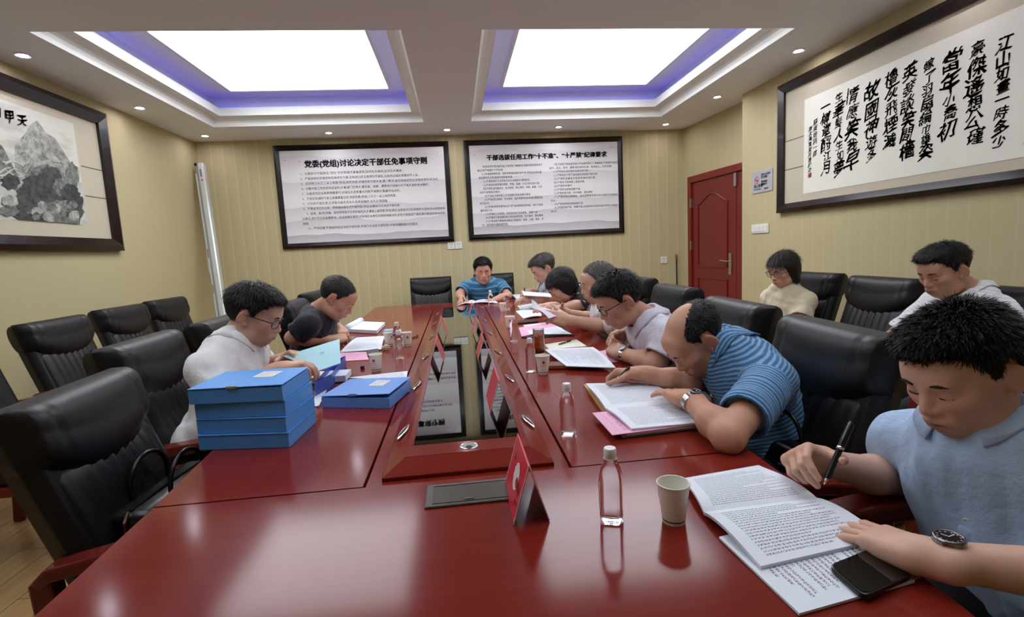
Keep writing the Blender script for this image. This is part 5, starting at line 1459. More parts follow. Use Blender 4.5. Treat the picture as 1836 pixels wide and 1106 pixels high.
# 5 woman in a dark floral blouse
wL = ony(1000, 553, 3.48); wR = ony(985, 548, 3.75)
P5 = person('woman with short black hair in a dark floral blouse reading', ony(1007, 512, 3.60), 180, 38, 0,
            dict(L=(ony(1046, 545, 3.48), wL, hd(wL, ony(970, 549, 3.5)), UPV, (0, 1, 0), 'rest'), R=(ony(1030, 545, 3.9), wR, hd(wR, ony(958, 549, 3.7)), UPV, (0, -1, 0), 'rest'), nb=ony(1046, 522, 3.62)),
            None, dict(mat=fabric('black_floral', (26, 24, 28), spots=((205, 200, 196), 22, .62, 1.), rough=.6), sleeve=.42, vneck=.06, seed=18, flare=.026, name='blouse'), dict(style='bob', mat=HAIR_BLACK, thick=.020, seed=6, fringe=.028), (214, 172, 150), res=.0058, pelvis=(1.14, 3.65, .575), female=True, hs=.98)
# 6 man in grey polo, far
wL = ony(952, 536, 4.35); wR = ony(950, 523, 4.55)
P6 = person('man with swept grey hair in a light grey polo holding a document', ony(975, 481, 4.50), 190, 30, -4,
            dict(L=(ony(990, 536, 4.30), wL, hd(wL, ony(930, 535, 4.35)), UPV, (0, 1, 0), 'hold'), R=(ony(985, 524, 4.75), wR, hd(wR, ony(938, 524, 4.5)), UPV, (0, -1, 0), 'pen')),
            None, dict(mat=fabric('grey_pique', (176, 180, 190)), sleeve=.62, collar=True, seed=21), dict(style='thick', mat=HAIR_DARKGREY, thick=.016, seed=7), (204, 158, 136), res=.0062, pelvis=(1.10, 4.6, .575), hs=1.05)
# 7 man at the far end
wR = ony(828, 537, 5.30); wL = ony(878, 541, 5.28)
P7 = person('man in a blue striped T-shirt facing the camera at the far table end', ony(866, 485, 5.45), -90, 12, 0,
            dict(L=(ony(911, 530, 5.42), wL, hd(wL, ony(856, 543, 5.2)), UPV, (0, 1, 0), 'flat'), R=(ony(824, 527, 5.50), wR, hd(wR, ony(824, 545, 5.2)), (-.5, 0, .8), (.7, 0, .6), 'pen'), nb=ony(866, 505, 5.62)),
            None, dict(mat=fabric('teal_stripe', (44, 108, 150), (110, 162, 190), .055, .30), sleeve=.74, seed=24, neck_r=.068, flare=.03), dict(style='thick', mat=HAIR_BLACK, thick=.018, seed=11), (198, 150, 128), res=.0062, pelvis=(.30, 5.80, .575), hs=1.13, size=1.05)
# 8 man in navy, left
wR = onz(596, 609, .80); wL = ony(612, 592, 3.45)
P8 = person('man in a navy T-shirt bent over his writing on the left', ony(604, 533, 3.15), 0, 40, 0,
            dict(nb=ony(566, 560, 3.2), L=(ony(590, 580, 3.62), wL, hd(wL, ony(618, 604, 3.3)), UPV, (0, -1, 0), 'rest'), R=(ony(524, 606, 3.02), wR, hd(wR, onz(622, 604, .80)), (0, -.5, .8), (.3, .7, .4), 'pen')),
            None, dict(mat=fabric('navy_jersey', (13, 18, 32), spots=((120, 130, 150), 60, .76)), sleeve=.72, seed=27, neck_r=.066, flare=.03), dict(style='short', mat=hair_mat('hair_salt', (28, 26, 26), (62, 58, 56)), thick=.009, seed=2, temple=.01), (200, 150, 126), res=.0052, pelvis=(-1.05, 3.35, .575), hs=1.04)
# 9 man in white with glasses, left
wR = ony(500, 662, 1.98); wL = ony(512, 643, 2.30)
P9 = person('man with glasses in a white short sleeved shirt behind the blue boxes', ony(455, 563, 2.12), -3, 24, 0,
            dict(nb=ony(412, 620, 2.12), L=(ony(466, 660, 2.42), wL, hd(wL, ony(550, 626, 2.2)), (0, .4, .8), (.2, -.8, .5), 'hold'), R=((-.855, 1.86, .80), wR, hd(wR, ony(555, 650, 2.02)), UPV, (0, 1, 0), 'hold')),
            None, dict(mat=fabric('white_cotton', (232, 232, 234)), sleeve=.72, collar=True, gap=24, seed=30, flare=.032, ease=.010, fold=.008), dict(style='side', mat=HAIR_BLACK, thick=.016, seed=13), (212, 166, 140), res=.0050, pelvis=(-1.01, 2.06, .575), belly=.9, glasses=(24, 24, 26), head_yaw=1)
# 10 woman by the right wall
wL = ony(1378, 606, 3.02); wR = ony(1366, 600, 3.28)
P10 = person('woman with glasses in a cream blouse seated against the right wall', ony(1404, 482, 3.30), 196, 20, 0,
             dict(L=(ony(1428, 592, 3.12), wL, hd(wL, ony(1355, 612, 3.0)), UPV, (0, 1, 0), 'rest'), R=(ony(1380, 590, 3.52), wR, hd(wR, ony(1348, 606, 3.2)), UPV, (0, -1, 0), 'rest'), nb=ony(1413, 524, 3.34)),
             None, dict(mat=fabric('cream_linen', (214, 204, 174)), sleeve=.58, vneck=.05, seed=33, flare=.045, name='blouse', trousers_mat=mat('skirt_cream', (206, 196, 168), rough=.8), neck_r=.066), dict(style='long', mat=HAIR_BROWN, thick=.018, seed=14, fringe=.020), (224, 178, 152), res=.0058, pelvis=(2.36, 3.36, .575), female=True, glasses=(60, 44, 40), hs=.97, size=.93, shoulder_w=.165)
# 11 man in white by the right wall
wL = (1.93, 1.86, .66); wR = (1.93, 2.28, .66)
P11 = person('man in a thin striped white shirt looking down by the right wall', ony(1693, 483, 2.12), 182, 22, 0,
             dict(nb=ony(1750, 530, 2.1), L=((2.22, 1.84, .70), wL, (-1, .3, 0), UPV, (0, 1, 0), 'rest'), R=((2.22, 2.40, .70), wR, (-1, -.3, 0), UPV, (0, -1, 0), 'rest')),
             None, dict(mat=fabric('white_thin_stripe', (226, 228, 230), (186, 192, 200), .016, .16), sleeve=.7, collar=True, gap=24, seed=36), dict(style='thick', mat=HAIR_BLACK, thick=.013, seed=15), (202, 154, 130), res=.005, pelvis=(2.24, 2.06, .575))
# ------------------------------------------------------------------ things on the table
def print_mat(name, paper=(230, 237, 248), ink=(60, 62, 70), lines=24, chars=46, margin=(.10, .90, .10, .92), dens=.5, vertical=False):
    """printed page: rows of small characters; UV u across, v up"""
    m = mat(name, paper, rough=.6); b = m.node_tree.nodes['Principled BSDF']
    uv = N(m, 'ShaderNodeUVMap'); sp = N(m, 'ShaderNodeSeparateXYZ'); L(m, uv.outputs[0], sp.inputs[0])
    u, v = sp.outputs[0], sp.outputs[1]
    if vertical: u, v = v, u
    vr = math_node(m, 'MULTIPLY', v, lines); row = math_node(m, 'FLOOR', vr); fr = math_node(m, 'FRACT', vr)
    inrow = math_node(m, 'LESS_THAN', math_node(m, 'ABSOLUTE', math_node(m, 'SUBTRACT', fr, .5)), .27)
    cu = math_node(m, 'MULTIPLY', u, chars); cf = math_node(m, 'FRACT', cu)
    inch = math_node(m, 'LESS_THAN', math_node(m, 'ABSOLUTE', math_node(m, 'SUBTRACT', cf, .5)), .42)
    cb = N(m, 'ShaderNodeCombineXYZ'); L(m, math_node(m, 'MULTIPLY', u, chars * 2.3), cb.inputs[0]); L(m, math_node(m, 'MULTIPLY', v, lines * 3.1), cb.inputs[1])
    n = N(m, 'ShaderNodeTexNoise'); n.inputs['Scale'].default_value = 1.3; n.inputs['Detail'].default_value = 1; L(m, cb.outputs[0], n.inputs['Vector'])
    inkd = math_node(m, 'GREATER_THAN', n.outputs['Fac'], 1 - dens)
    wn = N(m, 'ShaderNodeTexWhiteNoise', noise_dimensions='1D'); L(m, row, wn.inputs['W'])
    end = math_node(m, 'SUBTRACT', margin[1], math_node(m, 'MULTIPLY', math_node(m, 'POWER', wn.outputs['Value'], 5.), .5))
    mk = math_node(m, 'MULTIPLY', math_node(m, 'GREATER_THAN', u, margin[0]), math_node(m, 'LESS_THAN', u, end))
    mk = math_node(m, 'MULTIPLY', mk, math_node(m, 'MULTIPLY', math_node(m, 'GREATER_THAN', v, margin[2]), math_node(m, 'LESS_THAN', v, margin[3])))
    a = math_node(m, 'MULTIPLY', math_node(m, 'MULTIPLY', inrow, inch), math_node(m, 'MULTIPLY', inkd, mk))
    L(m, mixrgb(m, math_node(m, 'MULTIPLY', a, .85), lin(paper), lin(ink)), b.inputs['Base Color'])
    return m
PAGE = print_mat('printed_page', chars=40, lines=26); PAGE_V = print_mat('printed_page_b', chars=34, lines=22, dens=.52); PAGE_S = print_mat('printed_page_small', chars=44, lines=34, ink=(90, 92, 100))
WHITE = mat('white_paper', (230, 237, 248), rough=.6); PINK = mat('pink_paper', (236, 176, 206), rough=.55); CREAM = mat('notepad_paper', (232, 230, 214), rough=.6)
PINKP = print_mat('pink_printed', (236, 178, 206), (190, 110, 150), lines=7, chars=14)
CYAN = print_mat('cyan_cover', (168, 216, 228), (86, 130, 150), lines=6, chars=16, margin=(.38, .66, .3, .7)); PERI = mat('periwinkle_folder', (170, 180, 226), rough=.4); KRAFT = mat('kraft_cover', (196, 160, 100), rough=.7)

def zq(pts, z): return [tuple(onz(x, y, z)) for x, y in pts]
def booklet(name, label, cat, top, bottom, z, m1, m2, thick=.006, lift=.012, extra=None):
    """open booklet: two pages that meet at a spine; top/bottom = pixel quads (outer-left, outer-right, spine-right, spine-left)"""
    A = zq(top, z); B = zq(bottom, z)
    c0 = np.mean(A + B, axis=0); root = thing(name, label, cat, (c0[0], c0[1], z))
    bl = lambda u, v: lift * math.sin(math.pi * min(1., v * 1.0)) ** .8 * (v ** .5)
    sp_r = [(a + b) / 2 for a, b in zip(A[2], B[1])]; sp_l = [(a + b) / 2 for a, b in zip(A[3], B[0])]
    sheet('left_page', [A[0], A[1], sp_r, sp_l], m1, root, thick, 6, 12, bl)
    sheet('right_page', [B[3], B[2], sp_r, sp_l], m2, root, thick, 6, 12, bl)
    return root
def flat(name, label, cat, px, z, m, thick=.0015, bulge=None, group=None):
    P = zq(px, z); c0 = np.mean(P, axis=0)
    root = bpy.data.objects.new(name, None)
    o = sheet(name, [Vector(p) - Vector((c0[0], c0[1], z)) for p in P], m, None, thick, 8, 8, bulge)
    o.location = (c0[0], c0[1], z); bpy.data.objects.remove(root)
    return tag(o, label, cat, group)
Z0 = TZ + .0012
# near right: documents of the man in light blue
flat('document', 'printed document under the open booklet and phone at the near right', 'document', [(1289, 966), (1433, 1104), (1640, 1045), (1480, 920)], Z0, PAGE_V, .004)
flat('pink_sheet', 'pink sheet peeking out under the black phone', 'paper', [(1500, 1000), (1575, 1062), (1651, 1036), (1580, 985)], Z0 - .0008, PINK, .0006)
booklet('open_booklet', 'open printed booklet in front of the man in light blue', 'booklet', [(1224, 862), (1360, 838), (1464, 897), (1262, 923)], [(1262, 923), (1464, 897), (1589, 969), (1364, 1021)], Z0 + .0045, PAGE, PAGE_V)
# phone
P = zq([(1484, 1014), (1549, 1071), (1640, 1029), (1573, 978)], Z0 + .012); c0 = np.mean(P, axis=0)
ph = thing('smartphone', 'black smartphone lying on the papers at the near right', 'phone', (c0[0], c0[1], Z0 + .0045))
def rounded_quad(P, r, n=6):
    out = []; k = len(P)
    for i in range(k):
        p, a, b = Vector(P[i]), Vector(P[i - 1]), Vector(P[(i + 1) % k]); da, db = (a - p).normalized() * r, (b - p).normalized() * r
        for j in range(n + 1):
            t = j / n; out.append(p + da * (1 - t) ** 2 + db * t ** 2)
    return out
rq = [(Vector(p) - Vector((c0[0], c0[1], Z0 + .012))) for p in rounded_quad(P, .016)]
MB().prism([(p.x, p.y) for p in rq], 0.0, .009).build('phone_body', mat('phone_case', (16, 16, 18), rough=.3), ph, bevel=.0025)
MB().prism([(p.x * .94, p.y * .94) for p in rq], .0092, .0096).build('phone_screen', mat('phone_glass', (6, 6, 7), rough=.06, spec=.7), ph)
# balding man's booklet on folders
fz = Z0
for i, (nm, m, lab, pxs, th) in enumerate((('folder', PERI, 'periwinkle plastic folder at the bottom of the balding man\'s papers', [(1098, 742), (1116, 785), (1259, 768), (1215, 735)], .008), ('document', PAGE_S, 'printed sheets in the middle of the balding man\'s papers', [(1100, 740), (1124, 781), (1255, 765), (1210, 733)], .006), ('pink_folder', PINKP, 'pink printed sheet sticking out under the balding man\'s booklet', [(1062, 741), (1098, 781), (1240, 763), (1185, 728)], .002))):
    o = flat(nm, lab, 'folder' if i == 0 else 'document', pxs, fz, m, th); fz += th + .0006
booklet('open_booklet', 'open printed booklet under the hand of the balding man', 'booklet', [(1050, 690), (1164, 688), (1224, 722), (1086, 735)], [(1086, 735), (1224, 722), (1264, 760), (1133, 772)], fz, PAGE_S, PAGE, lift=.008)
o = flat('kraft_cover', 'thin kraft cover edge below the balding man\'s booklet', 'cover', [(1046, 690), (1160, 692), (1218, 726), (1080, 739)], Z0, KRAFT, .003)
# man with clasped hands
flat('document', 'printed pages spread before the man with clasped hands', 'document', [(976, 627), (1015, 657), (1104, 660), (1063, 623)], Z0 + .018, PAGE_S, .003, lambda u, v: .010 * math.sin(math.pi * u) * v)
P = zq([(977, 621), (985, 630), (1052, 624), (1034, 612)], Z0); c0 = np.mean(P, axis=0)
npd = thing('notepad', 'cream notepad with a black pen on it beside the tea glass', 'notepad', (c0[0], c0[1], Z0))
MB().prism([(p[0] - c0[0], p[1] - c0[1]) for p in P], 0, .012).build('pad', CREAM, npd, bevel=.001)
wal_c = onz(1006, 658, Z0)
wal = thing('leather_wallet', 'brown leather wallet half under the clasped hands man\'s pages', 'wallet', (wal_c[0], wal_c[1], Z0), math.radians(-12))
MB().rbox((-.075, -.045, 0), (.075, .045, .012), .005).build('wallet_flap', mat('brown_leather', (136, 66, 34), rough=.4, bump=.2), wal)
MB().rbox((-.072, -.042, .0125), (.074, .044, .0165), .002).build('wallet_back', mat('brown_leather_2', (112, 52, 28), rough=.4), wal)
flat('pink_sheet', 'pink sheet under the clasped hands', 'paper', [(1066, 632), (1090, 650), (1120, 648), (1092, 626)], Z0, PINK, .001)
# white polo man
flat('black_folder', 'black folder under the pink folder before the man in the white polo', 'folder', [(932, 592), (938, 606), (1030, 602), (1000, 578)], Z0, mat('black_folder', (18, 18, 20), rough=.4), .004)
flat('pink_folder', 'pink folder before the man in the white polo', 'folder', [(930, 588), (935, 604), (1010, 590), (985, 579)], Z0 + .005, PINK, .003)
flat('document', 'white printed sheet on the pink folder', 'document', [(944, 593), (950, 600), (1025, 599), (1000, 586)], Z0 + .0088, PAGE_S, .002)
flat('document', 'white printed booklet lying beyond the pink folder', 'document', [(925, 559), (939, 572), (975, 568), (962, 556)], Z0, PAGE_S, .006, lambda u, v: .01 * math.sin(math.pi * v))
flat('phone_case', 'dark flat phone lying between the pink folder and the white booklet', 'phone', [(927, 577), (929, 581), (965, 578), (962, 574)], Z0, mat('phone_case2', (40, 38, 34), rough=.35), .009)
flat('document', 'white sheet half under the pink folder near the dark phone', 'document', [(938, 583), (941, 586), (985, 582), (980, 578)], Z0, WHITE, .0015)
# papers held by the white polo man
o = sheet('held_papers', [ony(953, 552, 2.88), ony(984, 571, 2.72), ony(1001, 566, 2.82), ony(970, 551, 3.0)], mat('lilac_paper', (206, 204, 222), rough=.6), None, .0015, 8, 8, lambda u, v: .012 * math.sin(math.pi * u)); tag(o, 'lilac tinted sheets held by the man in the white polo', 'papers')
o = sheet('held_paper', [ony(953, 537, 2.95), ony(954, 553, 2.90), ony(969, 552, 3.02), ony(960, 541, 3.05)], WHITE, None, .0012, 8, 8); tag(o, 'white sheet standing up behind the lilac papers', 'papers')
# woman and far man
flat('document', 'white booklet in front of the woman in the floral blouse', 'document', [(928, 549), (933, 556), (966, 552), (955, 545)], Z0, PAGE_S, .006)
o = sheet('held_document', [ony(936, 523, 4.45), ony(939, 530, 4.3), ony(990, 533, 4.15), ony(985, 527, 4.35)], PAGE_S, None, .006, 8, 8); tag(o, 'document held by the man in the light grey polo', 'document')
flat('document', 'loose white papers left of the grey polo man\'s hands', 'document', [(918, 530), (925, 537), (944, 537), (934, 529)], Z0, WHITE, .012)
booklet('open_booklet', 'open booklet before the man at the far end of the table', 'booklet', [(820, 548), (836, 542), (852, 541), (846, 545)], [(846, 545), (852, 541), (886, 539), (893, 544)], Z0, PAGE_S, PAGE_S, thick=.008, lift=.02)
# left side
nbk = onz(656, 590, Z0)
P = zq([(624, 596), (676, 599), (691, 584), (648, 582)], Z0); c0 = np.mean(P, axis=0)
tk = thing('thick_notebook', 'thick open notebook with rolled pages beyond the navy shirted man\'s papers', 'notebook', (c0[0], c0[1], Z0))
q = [(p[0] - c0[0], p[1] - c0[1]) for p in P]
MB().prism(q, 0, .028).build('page_block', PAGE_S, tk, bevel=.004)
a_, b_ = Vector((*q[0], .034)), Vector((*q[3], .034))
MB().tube([a_, a_.lerp(b_, .5), b_], .024, n=14).build('rolled_pages', WHITE, tk, smooth=True)
flat('document', 'printed pages being written on by the navy shirted man', 'document', [(610, 632), (684, 627), (690, 603), (640, 606)], Z0 + .002, PAGE_S, .004, lambda u, v: .008 * math.sin(math.pi * v))
flat('pink_sheet', 'pink printed sheet beside the cyan folder', 'paper', [(606, 648), (661, 645), (657, 631), (608, 633)], Z0, PINKP, .0015)
P = zq([(659, 637), (680, 633), (678, 625), (658, 628)], Z0 + .01); c0 = np.mean(P, axis=0)
o = MB().prism([(p[0] - c0[0], p[1] - c0[1]) for p in P], 0, .012).build('card_case', mat('dark_grey_case', (52, 56, 54), rough=.4), None, bevel=.002); o.location = (c0[0], c0[1], Z0); tag(o, 'dark grey flat case at the corner of the pink sheet on the left', 'case')
# cyan folder held by the man in white
o = sheet('cyan_folder', [ony(508, 640, 2.22), ony(565, 668, 2.04), ony(611, 652, 2.10), ony(609, 609, 2.34)], CYAN, None, .004, 8, 8, lambda u, v: .006 * math.sin(math.pi * u)); tag(o, 'pale cyan folder held open by the man in the white shirt', 'folder')
flat('document', 'white papers sticking out behind the open blue box', 'document', [(622, 678), (700, 682), (729, 679), (731, 666)], Z0, PAGE_S, .003)
flat('document', 'white sheet between the blue box stack and the open blue box', 'document', [(560, 730), (572, 728), (590, 690), (570, 690)], Z0, WHITE, .002)

# blue file boxes
BLUE = mat('blue_plastic', (88, 162, 240), rough=.38, bump=.05, bscale=300); BLUE2 = mat('blue_plastic_dark', (56, 92, 190), rough=.38)
STICK = print_mat('box_sticker', (226, 226, 222), (120, 120, 130), lines=7, chars=18)
EDGE = mat('box_edge', (120, 170, 238), rough=.4)
def file_box(label, P, z, h, m=BLUE, sticker=True, lid=0., clip=True, open_=False):
    """P: 4 base corners in world xy, front-left, front-right, back-right, back-left"""
    P = [Vector((p[0], p[1], 0)) for p in P]; c0 = sum(P, Vector()) / 4
    r = thing('file_box', label, 'file box', (c0.x, c0.y, z), 0, 'blue file boxes')
    q = [p - c0 for p in P]
    ins = [v * .985 for v in q]
    bd = MB().prism([(v.x, v.y) for v in ins], 0, h - .004)
    if open_:
        bd = MB()
        for i in range(4):
            a, b = ins[i], ins[(i + 1) % 4]; ai, bi = a * .97, b * .97
            bd.prism([(a.x, a.y), (b.x, b.y), (bi.x, bi.y), (ai.x, ai.y)], 0, h - .004)
        bd.prism([(v.x, v.y) for v in ins], 0, .002)
    bd.build('box_body', m, r, bevel=.0012)
    # lid: flap hinged at the back-left... raised a little at the front right
    tp = [Vector((v.x, v.y, h - .0035)) for v in q]
    if lid: 
        tp[1].z += lid; tp[2].z += lid * .75; tp[0].z += lid * .15
    if not open_:
        top = [p + Vector((0, 0, .0028)) for p in tp]
        o = MB().add([tuple(p) for p in tp + top], [(3, 2, 1, 0), (4, 5, 6, 7), (0, 1, 5, 4), (1, 2, 6, 5), (2, 3, 7, 6), (3, 0, 4, 7)]).build('lid', m, r, bevel=.0008)
        if sticker:
            f = lambda u, v: (top[0] * (1 - u) * (1 - v) + top[1] * u * (1 - v) + top[2] * u * v + top[3] * (1 - u) * v) + Vector((0, 0, .0006))
            s = mesh_obj('label_sticker', [f(.50, .50), f(.74, .46), f(.76, .80), f(.52, .84)], [(0, 1, 2, 3)], STICK, r, local=True); set_uv(s, [(0, 0), (1, 0), (1, 1), (0, 1)])
        if clip:
            a, b = top[0], top[1]; p = a.lerp(b, .47); d = (b - a).normalized()
            n_ = Vector((d.y, -d.x, 0))
            MB().add([tuple(p + d * x + n_ * y + Vector((0, 0, zz))) for zz in (-.004, .002) for x, y in ((-.016, -.006), (.016, -.006), (.016, .003), (-.016, .003))], [(3, 2, 1, 0), (4, 5, 6, 7), (0, 1, 5, 4), (1, 2, 6, 5), (2, 3, 7, 6), (3, 0, 4, 7)]).build('latch', CHROME, r)
    for i in (0, 1, 2):
        a, b = ins[i].lerp(ins[(i + 1) % 4], .0), None
        MB().tube([Vector((a.x, a.y, .001)), Vector((a.x, a.y, h - .005))], .0011, n=5).build('edge_crease', EDGE, r)
    return r
base = zq([(357, 808), (520, 803), (568, 757)], TZ); bl_ = [base[0][i] + base[2][i] - base[1][i] for i in range(3)]
BQ = [np.array(base[0]), np.array(base[1]), np.array(base[2]), np.array(bl_)]
for i, (lab, off, rot) in enumerate((('bottom blue file box of the stack of four', (0, 0), 0), ('second blue file box from the bottom of the stack, with a creased side', (-.002, .006), -1), ('third blue file box from the bottom of the stack', (-.004, .010), 0), ('top blue file box of the stack, with a white label', (-.012, .006), 1.5))):
    c0 = sum(BQ) / 4; a = math.radians(rot); R2 = np.array([[math.cos(a), -math.sin(a), 0], [math.sin(a), math.cos(a), 0], [0, 0, 1]])
    file_box(lab, [(R2 @ (p - c0)) * (1.0 if i < 3 else 1.02) + c0 + np.array([*off, 0]) for p in BQ], TZ + .0005 + i * .0462, .046, sticker=(i == 3), clip=(i == 3), lid=.004 if i == 3 else 0.)
b4 = zq([(577, 731), (700, 733), (738, 698)], TZ); b4.append(tuple(b4[0][i] + b4[2][i] - b4[1][i] for i in range(3)))
file_box('single blue file box with its lid ajar beside the black glass', b4, TZ + .0005, .042, mat('blue_plastic_soft', (108, 158, 232), rough=.38), lid=.014)
b5 = [onz(566, 712, TZ), onz(596, 694, TZ), onz(621, 657, TZ)]; b5.append(b5[0] + b5[2] - b5[1])
r5 = file_box('dark blue open file box below the cyan folder', b5, TZ + .0005, .06, BLUE2, open_=True)
cc = sum(np.array(p) for p in b5) / 4
MB().box((-.08, -.06, .004), (.07, .06, .03)).build('paper_bundle', WHITE, r5)

# paper cups
CUP = mat('cup_paper', (240, 238, 226), rough=.5); CUPIN = mat('cup_inside', (238, 236, 222), rough=.45); GREEN = mat('cup_green', (58, 112, 74), rough=.5); CRED = mat('cup_red', (206, 52, 38), rough=.5)
def cup_r(z): return .0245 + (.0355 - .0245) * z / .083
_cup0 = []
def cup(px, py, lab, rot):
    p = onz(px, py, TZ)
    if not _cup0:
        r = thing('paper_cup', '', 'paper cup'); _cup0.append(r)
        MB().lathe([(.001, .003), (.0235, .003), (cup_r(0), 0), (cup_r(.083), .083), (cup_r(.083) - .001, .083), (.0238, .0045), (.001, .0045)], n=32).build('cup_body', CUP, r, auto=.6)
        MB().lathe([(cup_r(.083) - .001, .081), (cup_r(.083) + .0012, .0815), (cup_r(.083) + .0018, .0835), (cup_r(.083), .0852), (cup_r(.083) - .0014, .0838)], n=32).build('rim', CUP, r, smooth=True)
        MB().lathe([(cup_r(.006) + .0003, .006), (cup_r(.0095) + .0003, .0095)], n=32).build('green_band', GREEN, r, smooth=True)
        def patch(a0, a1, z0, z1, nm, m, rnd=False, n=14):
            v = []; 
            if rnd:
                for i in range(20):
                    t = 2 * math.pi * i / 20; z = (z0 + z1) / 2 + (z1 - z0) / 2 * math.sin(t); a = (a0 + a1) / 2 + (a1 - a0) / 2 * math.cos(t); rr = cup_r(z) + .0005; v.append((rr * math.cos(a), rr * math.sin(a), z))
                return MB().add(v, [tuple(range(20))]).build(nm, m, r)
            for z in (z0, z1):
                for i in range(n + 1): a = a0 + (a1 - a0) * i / n; rr = cup_r(z) + .0005; v.append((rr * math.cos(a), rr * math.sin(a), z))
            return MB().add(v, [(i, i + 1, n + 2 + i, n + 1 + i) for i in range(n)]).build(nm, m, r)
        for a in (-1.75, 1.4):
            patch(a - .22, a + .22, .048, .064, 'emblem', CRED, True)
            for k in range(9):
                patch(a - .42 + k * .1, a - .36 + k * .1, .040, .0425, 'print_mark', CRED, n=2)
            patch(a - .3, a + .1, .0165, .018, 'print_mark', mat('cup_grey', (120, 130, 120), rough=.5), n=5)
        o = r
    else: o = copy_tree(_cup0[0])
    o.location = (p[0], p[1], TZ + .0002); o.scale = (.86, .86, .94); o.rotation_euler = (0, 0, math.radians(rot)); tag(o, lab, 'paper cup', 'white paper cups')
cup(1208, 934, 'white paper cup nearest the camera, beside the near open booklet', 70)
cup(974, 669, 'white paper cup with red emblem beside the brown wallet', 8)
cup(914, 587, 'white paper cup next to the bottle by the pink folder', 10)
cup(902, 559, 'white paper cup furthest along the right table side', 40)
cup(675, 664, 'white paper cup with red emblem in front of the pink sheet on the left', 0)
cup(698, 619, 'left one of the two white paper cups around the left bottles', 60)
cup(731, 619, 'right one of the two white paper cups around the left bottles', 20)

# water bottles
PET = mat('clear_plastic_water', (246, 250, 252), rough=.03, trans=1., ior=1.25)
CAPW = mat('bottle_cap_white', (234, 236, 238), rough=.4); LABEL = mat('bottle_label', (232, 234, 244), rough=.4, alpha=.28); LABELP = mat('bottle_label_purple', (92, 66, 150), rough=.4)
_bot0 = []
def bottle(px, py, lab, rot, top=None, z=TZ):
    p = onz(px, py, z)
    if not _bot0:
        r = thing('water_bottle', '', 'water bottle'); _bot0.append(r)
        S_ = .147
        prof = [(.001, .004), (.012, .004), (.0195, .0), (.0222, .004), (.0226, .02), (.0226, .075), (.0222, .092), (.019, .106), (.0135, .118), (.0105, .124), (.0105, .130)]
        MB().lathe(prof, n=28, sq=2.2).build('bottle_body', PET, r, smooth=True)
        MB().lathe([(.0112, .1265), (.0130, .127), (.0132, .1285), (.0105, .1295)], n=24).build('neck_ring', CAPW, r, smooth=True)
        MB().lathe([(.0118, .1295), (.0122, .131), (.0122, .146), (.011, .1485), (.001, .149)], n=28).build('cap', CAPW, r, auto=.7)
        def lab_patch(a0, a1, z0, z1, nm, m, n=10, e=.0006):
            v = []
            for z_ in (z0, z1):
                for i in range(n + 1):
                    a = a0 + (a1 - a0) * i / n; c_, s_ = math.cos(a), math.sin(a); k = 1 / (abs(c_) ** 4.2 + abs(s_) ** 4.2) ** (1 / 4.2); v.append(((.0226 + e) * k * c_, (.0226 + e) * k * s_, z_))
            MB().add(v, [(i, i + 1, n + 2 + i, n + 1 + i) for i in range(n)]).build(nm, m, r)
        lab_patch(2.2, 3.9, .026, .086, 'label_panel', LABELP if False else LABEL)
        lab_patch(2.55, 3.5, .066, .082, 'label_print', LABELP, e=.001); lab_patch(2.75, 3.35, .032, .060, 'label_print', LABELP, 6, e=.001)
        o = r
    else: o = copy_tree(_bot0[0])
    o.location = (p[0], p[1], z + .0002); o.rotation_euler = (0, 0, math.radians(rot)); tag(o, lab, 'water bottle', 'clear water bottles')
bottle(1097, 932, 'clear water bottle nearest the camera, beside the near paper cup', -20)
bottle(1019, 776, 'clear water bottle left of the balding man\'s pink sheet', -15)
bottle(952, 665, 'clear water bottle between the tea glass and the wallet cup', -10)
bottle(922, 611, 'clear water bottle left of the pink folder', 10)
bottle(909, 555, 'clear water bottle beside the furthest paper cup', 30)
bottle(880, 547, 'clear water bottle in front of the man at the far end', 0)
bottle(717, 642, 'front one of two clear water bottles on the left table side', 15)
bottle(714, 622, 'rear one of two clear water bottles on the left table side', 60)
# tea glass
p = onz(967, 634, TZ)
tg = thing('tea_glass', 'tall glass tumbler of amber tea beside the notepad', 'tea glass', (p[0], p[1], TZ + .0002))
MB().lathe([(.001, .0), (.028, .0), (.030, .003), (.030, .105), (.0285, .108), (.0285, .132), (.0270, .132), (.0272, .106), (.0275, .006), (.001, .006)], n=28).build('glass_wall', mat('clear_glass', (250, 252, 250), rough=.01, trans=1., ior=1.35), tg, auto=.7)
MB().lathe([(.001, .0065), (.0272, .0065), (.0272, .088), (.001, .088)], n=28).build('tea', mat('tea_amber', (206, 120, 40), rough=.02, trans=.85, ior=1.33), tg, auto=.7)
MB().lathe([(.001, .007), (.020, .008), (.022, .018), (.012, .028), (.001, .03)], n=16).build('tea_leaves', mat('tea_leaves', (62, 48, 22), rough=.9), tg)
for z in (.110, .117, .124): MB().lathe([(.0286, z), (.0292, z + .0015), (.0286, z + .003)], n=28).build('thread_ring', mat('clear_glass', (250, 252, 250)), tg, smooth=True)

